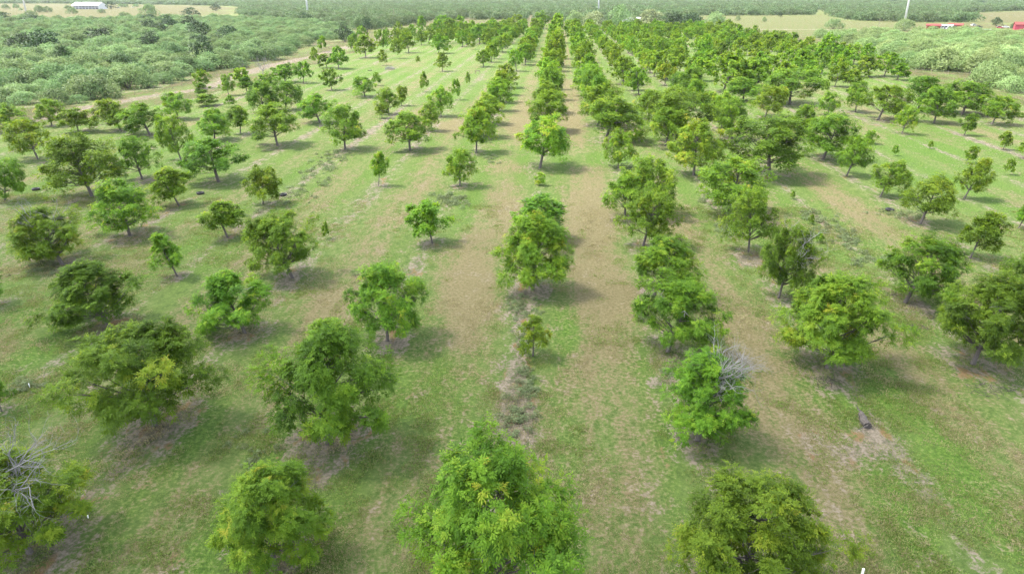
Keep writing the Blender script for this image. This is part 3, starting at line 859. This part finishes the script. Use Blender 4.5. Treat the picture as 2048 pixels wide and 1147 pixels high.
# GN instancer for what nobody could count
def stuff(name, pts, scl, rot, tone, protos):
    coll = bpy.data.collections.new(name + '_kinds')
    for i, m_ in enumerate(protos):
        coll.objects.link(bpy.data.objects.new(f'{name}_kind_{i:02d}', m_))
    me_ = bpy.data.meshes.new(name)
    n = len(pts)
    me_.vertices.add(n)
    me_.vertices.foreach_set('co', np.asarray(pts, np.float32).ravel())
    me_.attributes.new('scl', 'FLOAT_VECTOR', 'POINT').data.foreach_set('vector', np.asarray(scl, np.float32).ravel())
    me_.attributes.new('rot', 'FLOAT', 'POINT').data.foreach_set('value', np.asarray(rot, np.float32))
    me_.attributes.new('kind', 'INT', 'POINT').data.foreach_set('value', RNG.integers(0, len(protos), n).astype(np.int32))
    o = link(name, me_)
    g = bpy.data.node_groups.new(name, 'GeometryNodeTree')
    g.interface.new_socket('Geometry', in_out='INPUT', socket_type='NodeSocketGeometry')
    g.interface.new_socket('Geometry', in_out='OUTPUT', socket_type='NodeSocketGeometry')
    N_ = g.nodes.new
    gi, go, ip, ci = N_('NodeGroupInput'), N_('NodeGroupOutput'), N_('GeometryNodeInstanceOnPoints'), N_('GeometryNodeCollectionInfo')
    ci.inputs['Collection'].default_value = coll
    ci.inputs['Separate Children'].default_value = True
    ci.inputs['Reset Children'].default_value = True
    ip.inputs['Pick Instance'].default_value = True
    def na(nm, ty):
        q_ = N_('GeometryNodeInputNamedAttribute'); q_.data_type = ty; q_.inputs[0].default_value = nm
        return q_.outputs[0]
    cb = N_('ShaderNodeCombineXYZ')
    g.links.new(na('rot', 'FLOAT'), cb.inputs[2])
    L_ = g.links.new
    L_(gi.outputs[0], ip.inputs['Points']); L_(ci.outputs[0], ip.inputs['Instance'])
    L_(na('kind', 'INT'), ip.inputs['Instance Index']); L_(cb.outputs[0], ip.inputs['Rotation']); L_(na('scl', 'FLOAT_VECTOR'), ip.inputs['Scale'])
    L_(ip.outputs[0], go.inputs[0])
    md = o.modifiers.new('scatter', 'NODES'); md.node_group = g
    return tag(o, kind='stuff')

if spare:
    sp = np.array([(a['x'], a['y'], 0) for a in spare])
    ss = np.array([(a['w'] / 7.0, a['w'] / 7.0, a['h'] / 7.0) for a in spare])
    stuff('far_orchard_treeline', sp, ss, RNG.uniform(0, 6.28, len(sp)), None, [v[0] for v in VAR['wide_coarse']])
for side_, nm_, pr_ in ((0, 'thicket_brush', BUSH), (1, 'pale_thicket_brush', BUSHP)):
    rest = np.array([(b[0], b[1], 0) for b in vis[N_IND:] if b[2] == side_])
    if len(rest) == 0: continue
    sc = rng.uniform(.42, 1.3, len(rest))
    stuff(nm_, rest, np.c_[sc, sc, sc ** .8 * rng.uniform(.7, 1.15, len(rest))], rng.uniform(0, 6.28, len(rest)), None, pr_)
pf = sample(P_FAR, 6.2, rng, grow_with=1.1)
far = pf
n = len(far)
s = far[:, 2] / 5.4 * rng.uniform(.7, 1.35, n)
hz = np.minimum(s, 1.6) * rng.uniform(.8, 1.2, n)
stuff('distant_brush', np.c_[far[:, :2], np.zeros(n)], np.c_[s, s, hz], rng.uniform(0, 6.28, n), None, BUSH_FAR)

# ------------------------------------------------------------------ lone bushes and homestead trees
def bush_at(px_, py_, wpx, hpx, kind, name, label, cat, group=None, tone=0.0):
    x, y = at(px_, py_); k_ = depth(x, y) / F
    me_, w0, h0 = {'m': (BUSH[int(px_) % 7], 9.0, 4.4), 'o': (OAK[int(px_) % 4], 6.5, 5.0), 'p': (PALEB[int(px_) % 3], 8.0, 8.0)}[kind]
    r = empty(name, (x, y, 0), px_ * 1.7)
    c_ = link('crown', me_, r); c_.scale = (wpx * k_ / w0, wpx * k_ / w0, hpx * k_ / h0); c_['tone'] = tone
    s_ = link('trunk', STEM[int(px_) % 3], r); s_.scale = (wpx * k_ / 9, wpx * k_ / 9, hpx * k_ / 4.8)
    tag(r, label, cat, group)
for a in [(12, 19, 14, 9), (32, 17, 13, 8), (42, 21, 8, 4), (79, 25, 20, 12), (95, 25, 20, 10), (62, 35, 26, 12), (136, 20, 17, 8), (146, 28, 22, 11), (204, 27, 16, 8), (300, 34, 34, 22), (250, 38, 26, 12), (2, 33, 16, 8)]:
    bush_at(*a, 'm', 'mesquite_bush', 'lone round mesquite bush on the dry field around the metal barn', 'bush', 'lone bushes on the barn field')
bush_at(183, 18.5, 13, 11, 'o', 'evergreen_tree', 'dark green tree standing in front of the metal barn', 'tree')
bush_at(222, 19, 19, 15, 'o', 'evergreen_tree', 'dark green tree beside the white gable end of the metal barn', 'tree')
for q_, a in enumerate([(243, 15, 12, 6), (252, 15, 10, 6), (272, 14, 12, 5), (300, 15, 17, 7)]):
    bush_at(*a, 'm', 'mesquite_bush', 'small mesquite bush in the line running on from the metal barn', 'bush', 'bushes lined up past the barn')
bush_at(1190, 62, 56, 36, 'p', 'shade_tree', 'pale feathery shade tree below the thin white pole at the homestead', 'tree')
bush_at(1236, 62, 50, 43, 'm', 'shade_tree', 'tall rounded green shade tree beside the white house', 'tree', None, .25)
bush_at(1300, 60, 62, 38, 'p', 'shade_tree', 'pale rounded shade tree behind the white house', 'tree')
bush_at(1345, 64, 50, 36, 'o', 'shade_tree', 'dark feathery shade tree, nearer of two past the white house', 'tree')
bush_at(1380, 60, 46, 32, 'o', 'shade_tree', 'dark feathery shade tree, farther of two past the white house', 'tree')
bush_at(1430, 58, 50, 28, 'm', 'shade_tree', 'light green spreading tree beside the grey pasture', 'tree', None, .3)
bush_at(1150, 56, 40, 28, 'm', 'shade_tree', 'light green tree between the last pecans and the homestead', 'tree', None, .3)
bush_at(1266, 60, 26, 24, 'm', 'shade_tree', 'light green tree hiding the corner of the white house', 'tree', None, .2)
bush_at(1476, 42, 10, 10, 'm', 'pasture_tree', 'small pale tree alone in the grey pasture, nearer the homestead', 'tree', None, .4)
bush_at(1528, 44, 10, 9, 'm', 'pasture_tree', 'small pale tree alone in the middle of the grey pasture', 'tree', None, .4)
bush_at(1560, 35, 9, 10, 'o', 'pasture_tree', 'small dark tree at the far edge of the grey pasture', 'tree')
bush_at(1666, 58, 34, 18, 'm', 'pasture_tree', 'rounded green tree at the corner where pasture meets pale brush', 'tree', None, .15)
bush_at(1808, 62, 42, 20, 'm', 'pasture_tree', 'bright round tree hiding the foot of the leaning white pole', 'tree', None, .35)
bush_at(1992, 53, 20, 17, 'o', 'yard_tree', 'dark tree standing among the parked cars by the red sheds', 'tree')
bush_at(2026, 58, 14, 10, 'o', 'yard_tree', 'small dark tree against the end red shed', 'tree')
bush_at(1905, 62, 26, 8, 'm', 'yard_tree', 'low green bush in front of the second red shed', 'bush', None, .2)

# bare and fallen wood
def bare_tree(px_, py_, h_, name, label):
    r = empty(name, (*at(px_, py_), 0)); g_ = np.random.default_rng(int(px_))
    m_ = MB(); m_.tube([(0, 0, -.1), (.05, 0, h_ * .15), (.1, .05, h_ * .3)], [.13, .10, .08], 6); m_.build('trunk', M_DEAD, r, True)
    for b in range(7):
        m_ = MB(); a = b * .9
        grow(m_, g_, np.array([.05, .02, h_ * (.14 + .02 * b)]), np.array([cos(a) * .75, sin(a) * .75, 1.0]), h_ * .5, .055, 3)
        m_.build('branch', M_DEAD, r, True)
    tag(r, label, 'dead tree')
bare_tree(526, 150, 5.6, 'leafless_tree', 'leafless silver-grey tree standing by the dirt track')
bare_tree(483, 136, 2.4, 'leafless_shrub', 'low leafless grey shrub by the dirt track')
def heap(px_, py_, wd_, ht_, n_, name, label, cat, mat, L_=1.0):
    g_ = np.random.default_rng(int(px_)); m_ = MB()
    for i in range(n_):
        a, q_ = g_.uniform(0, 6.28), g_.uniform(0, 1) ** .6
        c_ = np.array([cos(a) * q_ * wd_ / 2, sin(a) * q_ * wd_ / 3, .04 + ht_ * (1 - q_ ** 2) * g_.uniform(.2, 1)])
        d_ = nrm(np.array([g_.normal(), g_.normal(), g_.normal() * .35])) * L_ * g_.uniform(.3, .6)
        m_.tube([c_ - d_, c_ + g_.normal(0, .04, 3), c_ + d_], [.03, .022, .008] if ht_ > .5 else [.016, .013, .006], 4, cap=False)
    o = m_.build(name, mat); o.location = (*at(px_, py_), 0)
    tag(o, label, cat)
heap(780, 139, 3.6, 1.1, 150, 'brush_heap', 'grey heap of cut branches lying on the open grass', 'brush heap', M_DEAD, 1.2)
heap(1985, 782, 3.2, .12, 60, 'pruned_twigs', 'dark scatter of pruned twigs under the end tree of the third row', 'twigs', M_TWIG, .5)
heap(1655, 765, 2.2, .10, 40, 'pruned_twigs', 'dark scatter of pruned twigs under the bright tree above the log', 'twigs', M_TWIG, .45)
heap(1835, 655, 1.6, .08, 26, 'pruned_twigs', 'grey scatter of pruned twigs on bare soil below a leaning tree', 'twigs', M_TWIG, .4)
heap(1290, 320, 2.6, .12, 30, 'pruned_twigs', 'pale scatter of pruned twigs beside a yellow-tipped young tree', 'twigs', M_TWIG, .5)
def log(a, b, r_, name, label):
    p, q_ = np.array((*at(*a), r_ * .8)), np.array((*at(*b), r_ * .8))
    g_ = np.random.default_rng(5); m_ = MB()
    ts = np.linspace(0, 1, 9)
    m_.tube([p + (q_ - p) * t_ + g_.normal(0, r_ * .14, 3) * (1, 1, .3) for t_ in ts], [r_ * (.75 + .25 * t_ + g_.normal(0, .09)) for t_ in ts], 10)
    o_ = m_.build(name, M_LOG)
    tag(o_, label, 'log')
    return o_, p, q_
o_, p, q_ = log((1720, 831), (1734, 857), .24, 'fallen_log', 'weathered grey log lying in bright green grass')
m_ = MB(); m_.tube([p + (0, 0, .1), p + (-.1, .2, .15), p + (-.15, .4, .3)], [.06, .04, .015], 5); m_.build('branch_stub', M_LOG, o_)
m_ = MB(); m_.tube([q_ + (0, 0, .05), q_ + (-.3, -.15, .0), q_ + (-.7, -.3, -.1)], [.05, .03, .012], 5); m_.build('branch_stub', M_LOG, o_)
log((736, 142), (744, 141.5), .13, 'short_log', 'short dark log on the grass near the brush heap')

# small things on the orchard floor
def tyre(px_, py_, label, mat=None):
    m_ = MB(); ring = [(.30, .03), (.42, .0), (.47, .08), (.47, .17), (.42, .22), (.30, .20), (.27, .11)]
    n_ = 24
    for i in range(n_):
        for (r_, z_) in ring: m_.v.append((r_ * cos(2 * pi * i / n_), r_ * sin(2 * pi * i / n_), z_ + .02))
    k_ = len(ring)
    for i in range(n_):
        for j in range(k_):
            m_.f.append((i * k_ + j, ((i + 1) % n_) * k_ + j, ((i + 1) % n_) * k_ + (j + 1) % k_, i * k_ + (j + 1) % k_)); m_.m.append(0)
    o = m_.build('old_tyre', mat or M_BLACK, None, True); o.location = (*at(px_, py_), .02)
    tag(o, label, 'tyre', 'old tyres lying in the orchard')
tyre(72, 380, 'flat black tyre lying on bare soil near the end of a barn side row')
tyre(401, 388, 'flat black tyre lying on bare soil beside a small olive tree')
tyre(566, 391, 'dark tyre half hidden in grass near a yellow-tipped tree')
tyre(1779, 421, 'dark tyre lying in the grass between rows on the red shed side')
def stake(px_, py_, h_, r_, name, label, cap=True):
    r = empty(name, (*at(px_, py_), 0))
    m_ = MB(); m_.tube([(0, 0, -.1), (0, 0, h_ * .55)], [r_ * .8, r_ * .8], 10); m_.build('stem', M_BLACK if cap else M_PVC, r)
    m_ = MB(); m_.tube([(0, 0, h_ * .5), (0, 0, h_ * .98), (0, 0, h_)], [r_, r_, r_ * .6], 10); m_.build('sleeve', M_PVC, r)
    tag(r, label, 'pipe')
stake(1718, 1172, 1.0, .05, 'standing_pipe', 'white capped standing pipe in the grass at the front of the orchard')
stake(60, 775, .32, .03, 'marker_stake', 'short white marker stake in a bare strip', False)
stake(177, 1036, .2, .03, 'marker_stake', 'tiny white marker stake beside the half-dead front tree', False)
r = empty('sawhorse', (*at(955, 148), 0), .6)
m_ = MB(); m_.box(-.9, .9, -.07, .07, .85, 1.0); m_.build('beam', M_WOOD, r)
for sx_ in (-.7, .7):
    for sy_ in (-.35, .35):
        m_ = MB(); m_.tube([(sx_, sy_, 0), (sx_ * .95, sy_ * .15, .86)], [.05, .05], 4); m_.build('leg', M_WOOD, r)
tag(r, 'small dark wooden sawhorse standing alone on the grass', 'sawhorse')

# fences
def fence(pts, step_, name, label):
    w_ = [np.array(at(*p)) for p in pts]
    r = empty(name, (*w_[0], 0)); o0 = w_[0]
    P_ = []
    for a, b in zip(w_[:-1], w_[1:]):
        n_ = max(1, int(np.linalg.norm(b - a) / step_))
        P_ += [a + (b - a) * i / n_ for i in range(n_)]
    P_.append(w_[-1])
    m_ = MB(); m_.tube([(0, 0, -.2), (0, 0, 1.35)], [.055, .045], 6); pm = m_.mesh('post', M_WOOD)
    for p in P_:
        o = link('post', pm, r); o.location = (*(p - o0), 0)
    for z_ in (.35, .75, 1.15):
        m_ = MB(); m_.tube([(*(p - o0), z_) for p in P_], [.012] * len(P_), 4); m_.build('wire', M_SHADE, r)
    tag(r, label, 'fence')
fence([(1800, 143), (1895, 151), (1985, 156), (2080, 168)], 4.5, 'wire_fence', 'wire fence on thin wooden posts along the pale brush')
fence([(1905, 166), (1990, 176), (2070, 196)], 4.0, 'wire_fence', 'wire fence on thin wooden posts across the dry corner')
fence([(270, 190), (345, 178), (400, 163), (495, 136), (600, 115), (700, 84)], 5.5, 'wire_fence', 'wire fence on thin posts along the dry verge by the track')

# poles
def steel_pole(px_, py_, h_, r_, label):
    r = empty('steel_pole', (*at(px_, py_), 0))
    m_ = MB(); m_.tube([(0, 0, .3), (0, 0, h_ * .5), (0, 0, h_)], [r_, r_ * .8, r_ * .55], 16); m_.build('shaft', M_WHITE, r, True)
    m_ = MB(); m_.tube([(0, 0, -.3), (0, 0, .55)], [r_ * 1.5, r_ * 1.5], 16); m_.build('footing', M_GREYW, r)
    tag(r, label, 'pole', 'tall white steel poles beyond the orchard')
steel_pole(53.5, 29, 45, 1.0, 'tall white steel pole rising from the dry field near the metal barn')
steel_pole(616.5, 36, 45, .95, 'tall white steel pole rising from brush behind the barn side rows')
steel_pole(1196.5, 30, 48, 1.0, 'tall white steel pole rising behind the homestead trees')
steel_pole(1807.5, 52, 45, .75, 'tall white steel pole rising near the red sheds')
def utility_pole(px_, py_, h_, label):
    r = empty('utility_pole', (*at(px_, py_), 0))
    m_ = MB(); m_.tube([(0, 0, -.2), (0, 0, h_)], [.17, .11], 8); m_.build('shaft', M_WOOD, r)
    m_ = MB(); m_.box(-1.2, 1.2, -.16, -.04, h_ - .9, h_ - .75); m_.build('crossarm', M_WOOD, r)
    tag(r, label, 'utility pole')
utility_pole(789, 46, 11, 'thin wooden utility pole in the brush behind the far trees')
utility_pole(1756, 60, 7, 'thin wooden utility pole at the edge of the grey pasture')

# buildings
def gable(x0, x1, y0, y1, ze, zr, name, loc, rz, wallm, roofm, label, cat, door=None, open_front=False, windows=0, over=.5):
    r = empty(name, (*loc, 0), rz)
    ym = (y0 + y1) / 2
    m_ = MB()
    if open_front:
        m_.prism([(y0 + 3, 0), (y1, 0), (y1, ze), (ym, zr), (y0 + 3, ze + (zr - ze) * 3 / (ym - y0))], 'x', x0, x1)
    else:
        m_.prism([(y0, 0), (y1, 0), (y1, ze), (ym, zr), (y0, ze)], 'x', x0, x1)
    wl = m_.build('wall', wallm, r)
    sl_ = (zr - ze) / (ym - y0)
    m_ = MB()
    for sg in (-1, 1):
        ye = y0 - over if sg < 0 else y1 + over
        zz_ = ze - over * sl_
        m_.prism([(ye, zz_ + .03), (ym, zr + .03), (ym, zr + .22), (ye, zz_ + .22)], 'x', x0 - over, x1 + over)
    m_.build('roof', roofm, r)
    if open_front:
        pm = MB(); pm.box(-.15, .15, -.15, .15, 0, ze - .05); pm = pm.mesh('post', M_GALV)
        for i in range(9):
            o = link('post', pm, r); o.location = (x0 + .3 + (x1 - x0 - .6) * i / 8, y0 + .2, 0)
        m_ = MB(); m_.box(x0 + .3, x1 - .3, y0 + .4, y0 + .6, .1, 1.6); m_.build('interior_shade_band', M_SHADE, r)  # dark strip whose colour stands for the shade inside the open front
        m_ = MB(); m_.prism([(y0 + .05, 0), (y1 - .05, 0), (y1 - .05, ze), (ym, zr - .05), (y0 + .05, ze)], 'x', x1 + .02, x1 + .2); m_.build('gable_wall', M_WHITE, r)
    if door is not None:
        m_ = MB(); m_.box(door[0], door[1], y0 - .06, y0 - .003, .05, door[2]); m_.build('door', M_SHADE, r)
    for i in range(windows):
        xx = x0 + (x1 - x0) * (i + .6) / (windows + .4)
        m_ = MB(); m_.box(xx - .45, xx + .45, y0 - .05, y0 - .003, 1.0, 2.0); m_.build('window', M_GLASS, r)
    tag(r, label, cat)
    return r
gable(-22, 22, -10, 10, 5.2, 9.6, 'metal_barn', at(180, 18.5), radians(-4), M_GREYW, M_ROOFW, 'long open-fronted barn with white metal roof on the dry field', 'barn', open_front=True)
gable(-4.2, 4.2, -2.2, 2.2, 2.2, 3.1, 'red_shed', at(1866, 58), radians(-24), M_RED, M_RED, 'red metal shed beside the white trailer house', 'shed', (-1, 1.4, 2.2))
gable(-4.2, 4.2, -2.2, 2.2, 2.2, 3.1, 'red_shed', at(1910, 57), radians(-30), M_RED, M_RED, 'red metal shed between the white trailer house and dark truck', 'shed', (-1.5, .8, 2.2))
gable(-6, 6, -3, 3, 3.4, 4.8, 'red_shed', at(2048, 60), radians(-20), M_MAROON, M_RED, 'maroon shed with a lighter red roof, last of the yard', 'shed', (1.6, 4.0, 2.6))
gable(-4.6, 4.6, -1.5, 1.5, 2.2, 2.6, 'trailer_house', at(1889, 58), radians(-24), M_WHITE, M_WHITE, 'low white trailer house between two red sheds', 'trailer house', (-.5, .5, 2.1), False, 4, .15)
gable(-6, 6, -4, 4, 4.6, 7.4, 'white_house', at(1262, 58), radians(-8), M_WHITE, M_ROOFW, 'white house half hidden by the homestead trees', 'house', (-.6, .6, 2.2), False, 4)
gable(-1.1, 1.1, -1.1, 1.1, 2.7, 3.0, 'white_booth', at(1228, 72), radians(-10), M_WHITE, M_WHITE, 'small white booth standing between the pecan rows and homestead', 'booth', (-.4, .4, 2.0), False, 0, .1)

# vehicles
def car(px_, py_, rz, paint, name, label, pickup=False):
    r = empty(name, (*at(px_, py_), 0), rz)
    m_ = MB()
    m_.prism([(-2.2, .35), (2.2, .35), (2.25, .75), (1.3, .92), (-2.2, .95)], 'y', -.88, .88)
    m_.build('body', paint, r)
    m_ = MB()
    top = [(-.2, .93), (.95, .93), (.45, 1.5), (-.15, 1.52)] if pickup else [(-1.75, .95), (1.0, .92), (.4, 1.48), (-1.2, 1.5)]
    m_.prism(top, 'y', -.76, .76); m_.build('cabin', M_GLASS, r)
    m_ = MB(); m_.box(-1.1 if not pickup else -.12, .36, -.72, .72, 1.505, 1.56); m_.build('roof_panel', paint, r)
    w_ = MB(); w_.tube([(0, -.1, 0), (0, .1, 0)], [.33, .33], 14); wm = w_.mesh('wheel', M_BLACK)
    for sx_ in (-1.4, 1.4):
        for sy_ in (-.82, .82):
            o = link('wheel', wm, r); o.location = (sx_, sy_, .33)
    tag(r, label, 'pickup truck' if pickup else 'car')
car(1932, 57, -.3, M_NAVY, 'pickup_truck', 'dark blue truck parked beside the second red shed', True)
car(1958, 56, -.5, M_BLACK, 'parked_car', 'black car parked on the dry yard past the dark truck')
car(1999, 57, -.4, M_MAROON, 'parked_car', 'maroon car parked under the dark yard tree')
car(2011, 56, -.4, M_GALV, 'parked_car', 'silver car parked behind the maroon car')
car(1947, 52, .4, M_WHITE, 'parked_car', 'white car parked behind the black car')
car(1276, 63, .2, M_WHITE, 'parked_car', 'white car parked by the white house under trees')
car(237, 17, .5, M_NAVY, 'parked_car', 'dark car parked past the end of the metal barn')
car(266, 15.5, .5, M_WHITE, 'parked_car', 'white car parked farthest along from the metal barn')
r = empty('flatbed_trailer', (*at(1966, 62), 0), -.35)
m_ = MB(); m_.box(-6, 4.5, -1.2, 1.2, .8, 1.05); m_.build('deck', M_GALV, r)
m_ = MB(); m_.tube([(4.5, 0, .85), (6, 0, .7)], [.08, .08], 6); m_.build('drawbar', M_BLACK, r)
for sx_ in (1.6, 2.6):
    for sy_ in (-1.05, 1.05):
        m_ = MB(); m_.tube([(sx_, sy_ - .12, .4), (sx_, sy_ + .12, .4)], [.4, .4], 14); m_.build('wheel', M_BLACK, r)
tag(r, 'long pale flatbed trailer parked in front of the cars', 'trailer')

# ------------------------------------------------------------------ grass and weeds
def tuft(seed, n_, hgt, spread, wid, t0, t1, mat):
    g_ = np.random.default_rng(seed)
    a = g_.uniform(0, 6.28, n_); q_ = spread * np.sqrt(g_.random(n_))
    b = np.stack([q_ * np.cos(a), q_ * np.sin(a), np.full(n_, -.01)], 1)
    d_ = np.stack([np.cos(a) * .7, np.sin(a) * .7, np.ones(n_)], 1) + g_.normal(0, .4, (n_, 3)); d_[:, 2] = np.abs(d_[:, 2]) + .3
    L_ = hgt * g_.uniform(.5, 1.2, n_)
    e = b + nrm(d_) * L_[:, None]
    sd_ = nrm(np.cross(d_, g_.normal(0, 1, (n_, 3)))) * wid
    mm = (b + e) / 2 + np.array([0, 0, .15]) * L_[:, None]
    return quads_mesh('tuft', np.stack([b, mm + sd_, e, mm - sd_], 1), mat, g_.uniform(t0, t1, n_))
def pick_scatter(n_, ymax, seed, fn):
    g_ = np.random.default_rng(seed)
    y = 19 + (ymax - 19) * g_.random(n_) ** 1.25
    x = (g_.random(n_) - .5) * (y * 1.75 + 20) - y * .06
    pr_ = fn(x, y)
    k_ = g_.random(n_) < pr_
    return x[k_], y[k_], g_
def patch_lush(x, y):
    a, b = to_pix(x, y); v = np.zeros_like(a)
    for (qx, qy, rx, ry, _b, tn, ls) in PATCH:
        v += (ls - .4 * tn) * np.exp(-(((a - qx) / rx) ** 2 + ((b - qy) / ry) ** 2) * 1.1)
    return v
def lushness(x, y):
    return np.clip(.45 * patch_lush(x, y) + (vnoise(x, y * .6, 1.1, 31) - .5) * 2.4 + (vnoise(x, y * .4, 6, 7) - .5) * 1.6, 0, 1)
x, y, g_ = pick_scatter(110000, 80, 41, lushness)
n = len(x); sc = g_.uniform(.6, 1.7, n) * (1 + y / 160)
stuff('grass', np.c_[x, y, np.zeros(n)], np.c_[sc, sc, sc * g_.uniform(.6, 1.2, n)], g_.uniform(0, 6.28, n), None,
      [tuft(50 + i, 20, .07, .19, .015, .35, .8, M_GRASS) for i in range(4)])
def dryness(x, y): return np.clip((vnoise(x, y * .5, 2.2, 33) - .5) * 2.0, 0, .7)
x, y, g_ = pick_scatter(60000, 80, 43, dryness)
n = len(x); sc = g_.uniform(.6, 1.4, n) * (1 + y / 160)
stuff('dry_grass', np.c_[x, y, np.zeros(n)], np.c_[sc, sc, sc * .8], g_.uniform(0, 6.28, n), None,
      [tuft(60 + i, 20, .10, .22, .014, .72, 1.0, M_GRASS) for i in range(3)])
wp, wsz = [], []
g_ = np.random.default_rng(45)
for (a, b, ra, rb, cnt) in [(1050, 615, 34, 26, 40), (1050, 680, 22, 40, 30), (1052, 770, 20, 50, 46), (1035, 835, 26, 40, 30), (905, 400, 30, 14, 40), (665, 316, 26, 12, 30), (640, 335, 30, 20, 22), (1700, 482, 20, 16, 30),
                            (1655, 455, 40, 30, 30), (1620, 430, 20, 14, 14), (1450, 462, 30, 12, 20), (985, 318, 20, 10, 18), (975, 280, 12, 8, 10), (1250, 335, 20, 10, 14), (600, 395, 40, 26, 16), (470, 430, 30, 30, 12), (640, 360, 30, 10, 14), (1420, 395, 20, 10, 14),
                            (1800, 430, 60, 10, 16), (1740, 520, 40, 16, 18), (80, 540, 60, 16, 20), (50, 775, 50, 20, 20), (740, 560, 40, 16, 12), (1290, 640, 20, 10, 10), (1340, 745, 14, 8, 10), (520, 890, 60, 40, 12), (960, 900, 10, 20, 8)]:
    for _ in range(cnt):
        x, y = at(a + g_.normal(0, ra * .55), b + g_.normal(0, rb * .55))
        wp.append((x, y, 0)); q_ = g_.uniform(.25, .85) * (1.0 if y > 60 else .75); wsz.append((q_, q_, q_ * g_.uniform(.6, 1.1)))
stuff('pale_weeds', np.array(wp), np.array(wsz), g_.uniform(0, 6.28, len(wp)), None,
      [bush_mesh('weed', 300 + i, M_WEED, 1.3, .55, 7, 16, .17) for i in range(3)])

# ------------------------------------------------------------------ a thin low cloud overhead that shades the near rows
def cloud(cx, cy_, cz, parts):
    import bmesh
    bm = bmesh.new(); g_ = np.random.default_rng(3)
    for (dx, dy, rx, ry, rz_) in parts:
        m4 = Matrix.Translation((dx, dy, 0)) @ Matrix.Diagonal((rx, ry, rz_, 1))
        bmesh.ops.create_icosphere(bm, subdivisions=4, radius=1.0, matrix=m4)
    for v in bm.verts:
        f_ = 1 + .12 * sin(v.co.x * .045 + 1) * cos(v.co.y * .05) + .06 * sin(v.co.x * .11 + v.co.y * .13)
        v.co.x *= f_; v.co.y *= f_; v.co.z *= f_
    me_ = bpy.data.meshes.new('clouds'); bm.to_mesh(me_); bm.free()
    t = NT('cloud_white')
    a_, b_ = t.n('ShaderNodeBsdfDiffuse'), t.n('ShaderNodeBsdfTranslucent')
    for q_ in (a_, b_): q_.inputs[0].default_value = (.9, .9, .9, 1)
    mx = t.n('ShaderNodeMixShader'); mx.inputs[0].default_value = .65
    t.l(a_.outputs[0], mx.inputs[1]); t.l(b_.outputs[0], mx.inputs[2])
    me_.materials.append(t.done(mx.outputs[0]))
    o = link('clouds', me_); o.location = (cx, cy_, cz)
    tag(o, kind='stuff')
CA = 560.0
off = CA / math.tan(SUN_EL)
cloud(sin(SUN_AZ) * off, cos(SUN_AZ) * off, CA, [(60, -70, 150, 90, 22), (-60, -40, 150, 95, 24), (-130, -10, 110, 95, 20), (180, -90, 110, 80, 18), (0, -150, 200, 90, 22)])

# ------------------------------------------------------------------ haze
mb = MB(); mb.box(-6500, 6500, -80, 9200, -2, 75)
t = NT('haze_air')
pv = t.n('ShaderNodeVolumePrincipled')
pv.inputs['Color'].default_value = (.86, .93, 1.0, 1)
pv.inputs['Density'].default_value = 0.000042
pv.inputs['Anisotropy'].default_value = 0.2
t.l(pv.outputs[0], t.out.inputs['Volume'])
tag(mb.build('haze', t.m), kind='stuff')
print('trees', len(trees), 'vis bushes', len(vis), 'far', n)
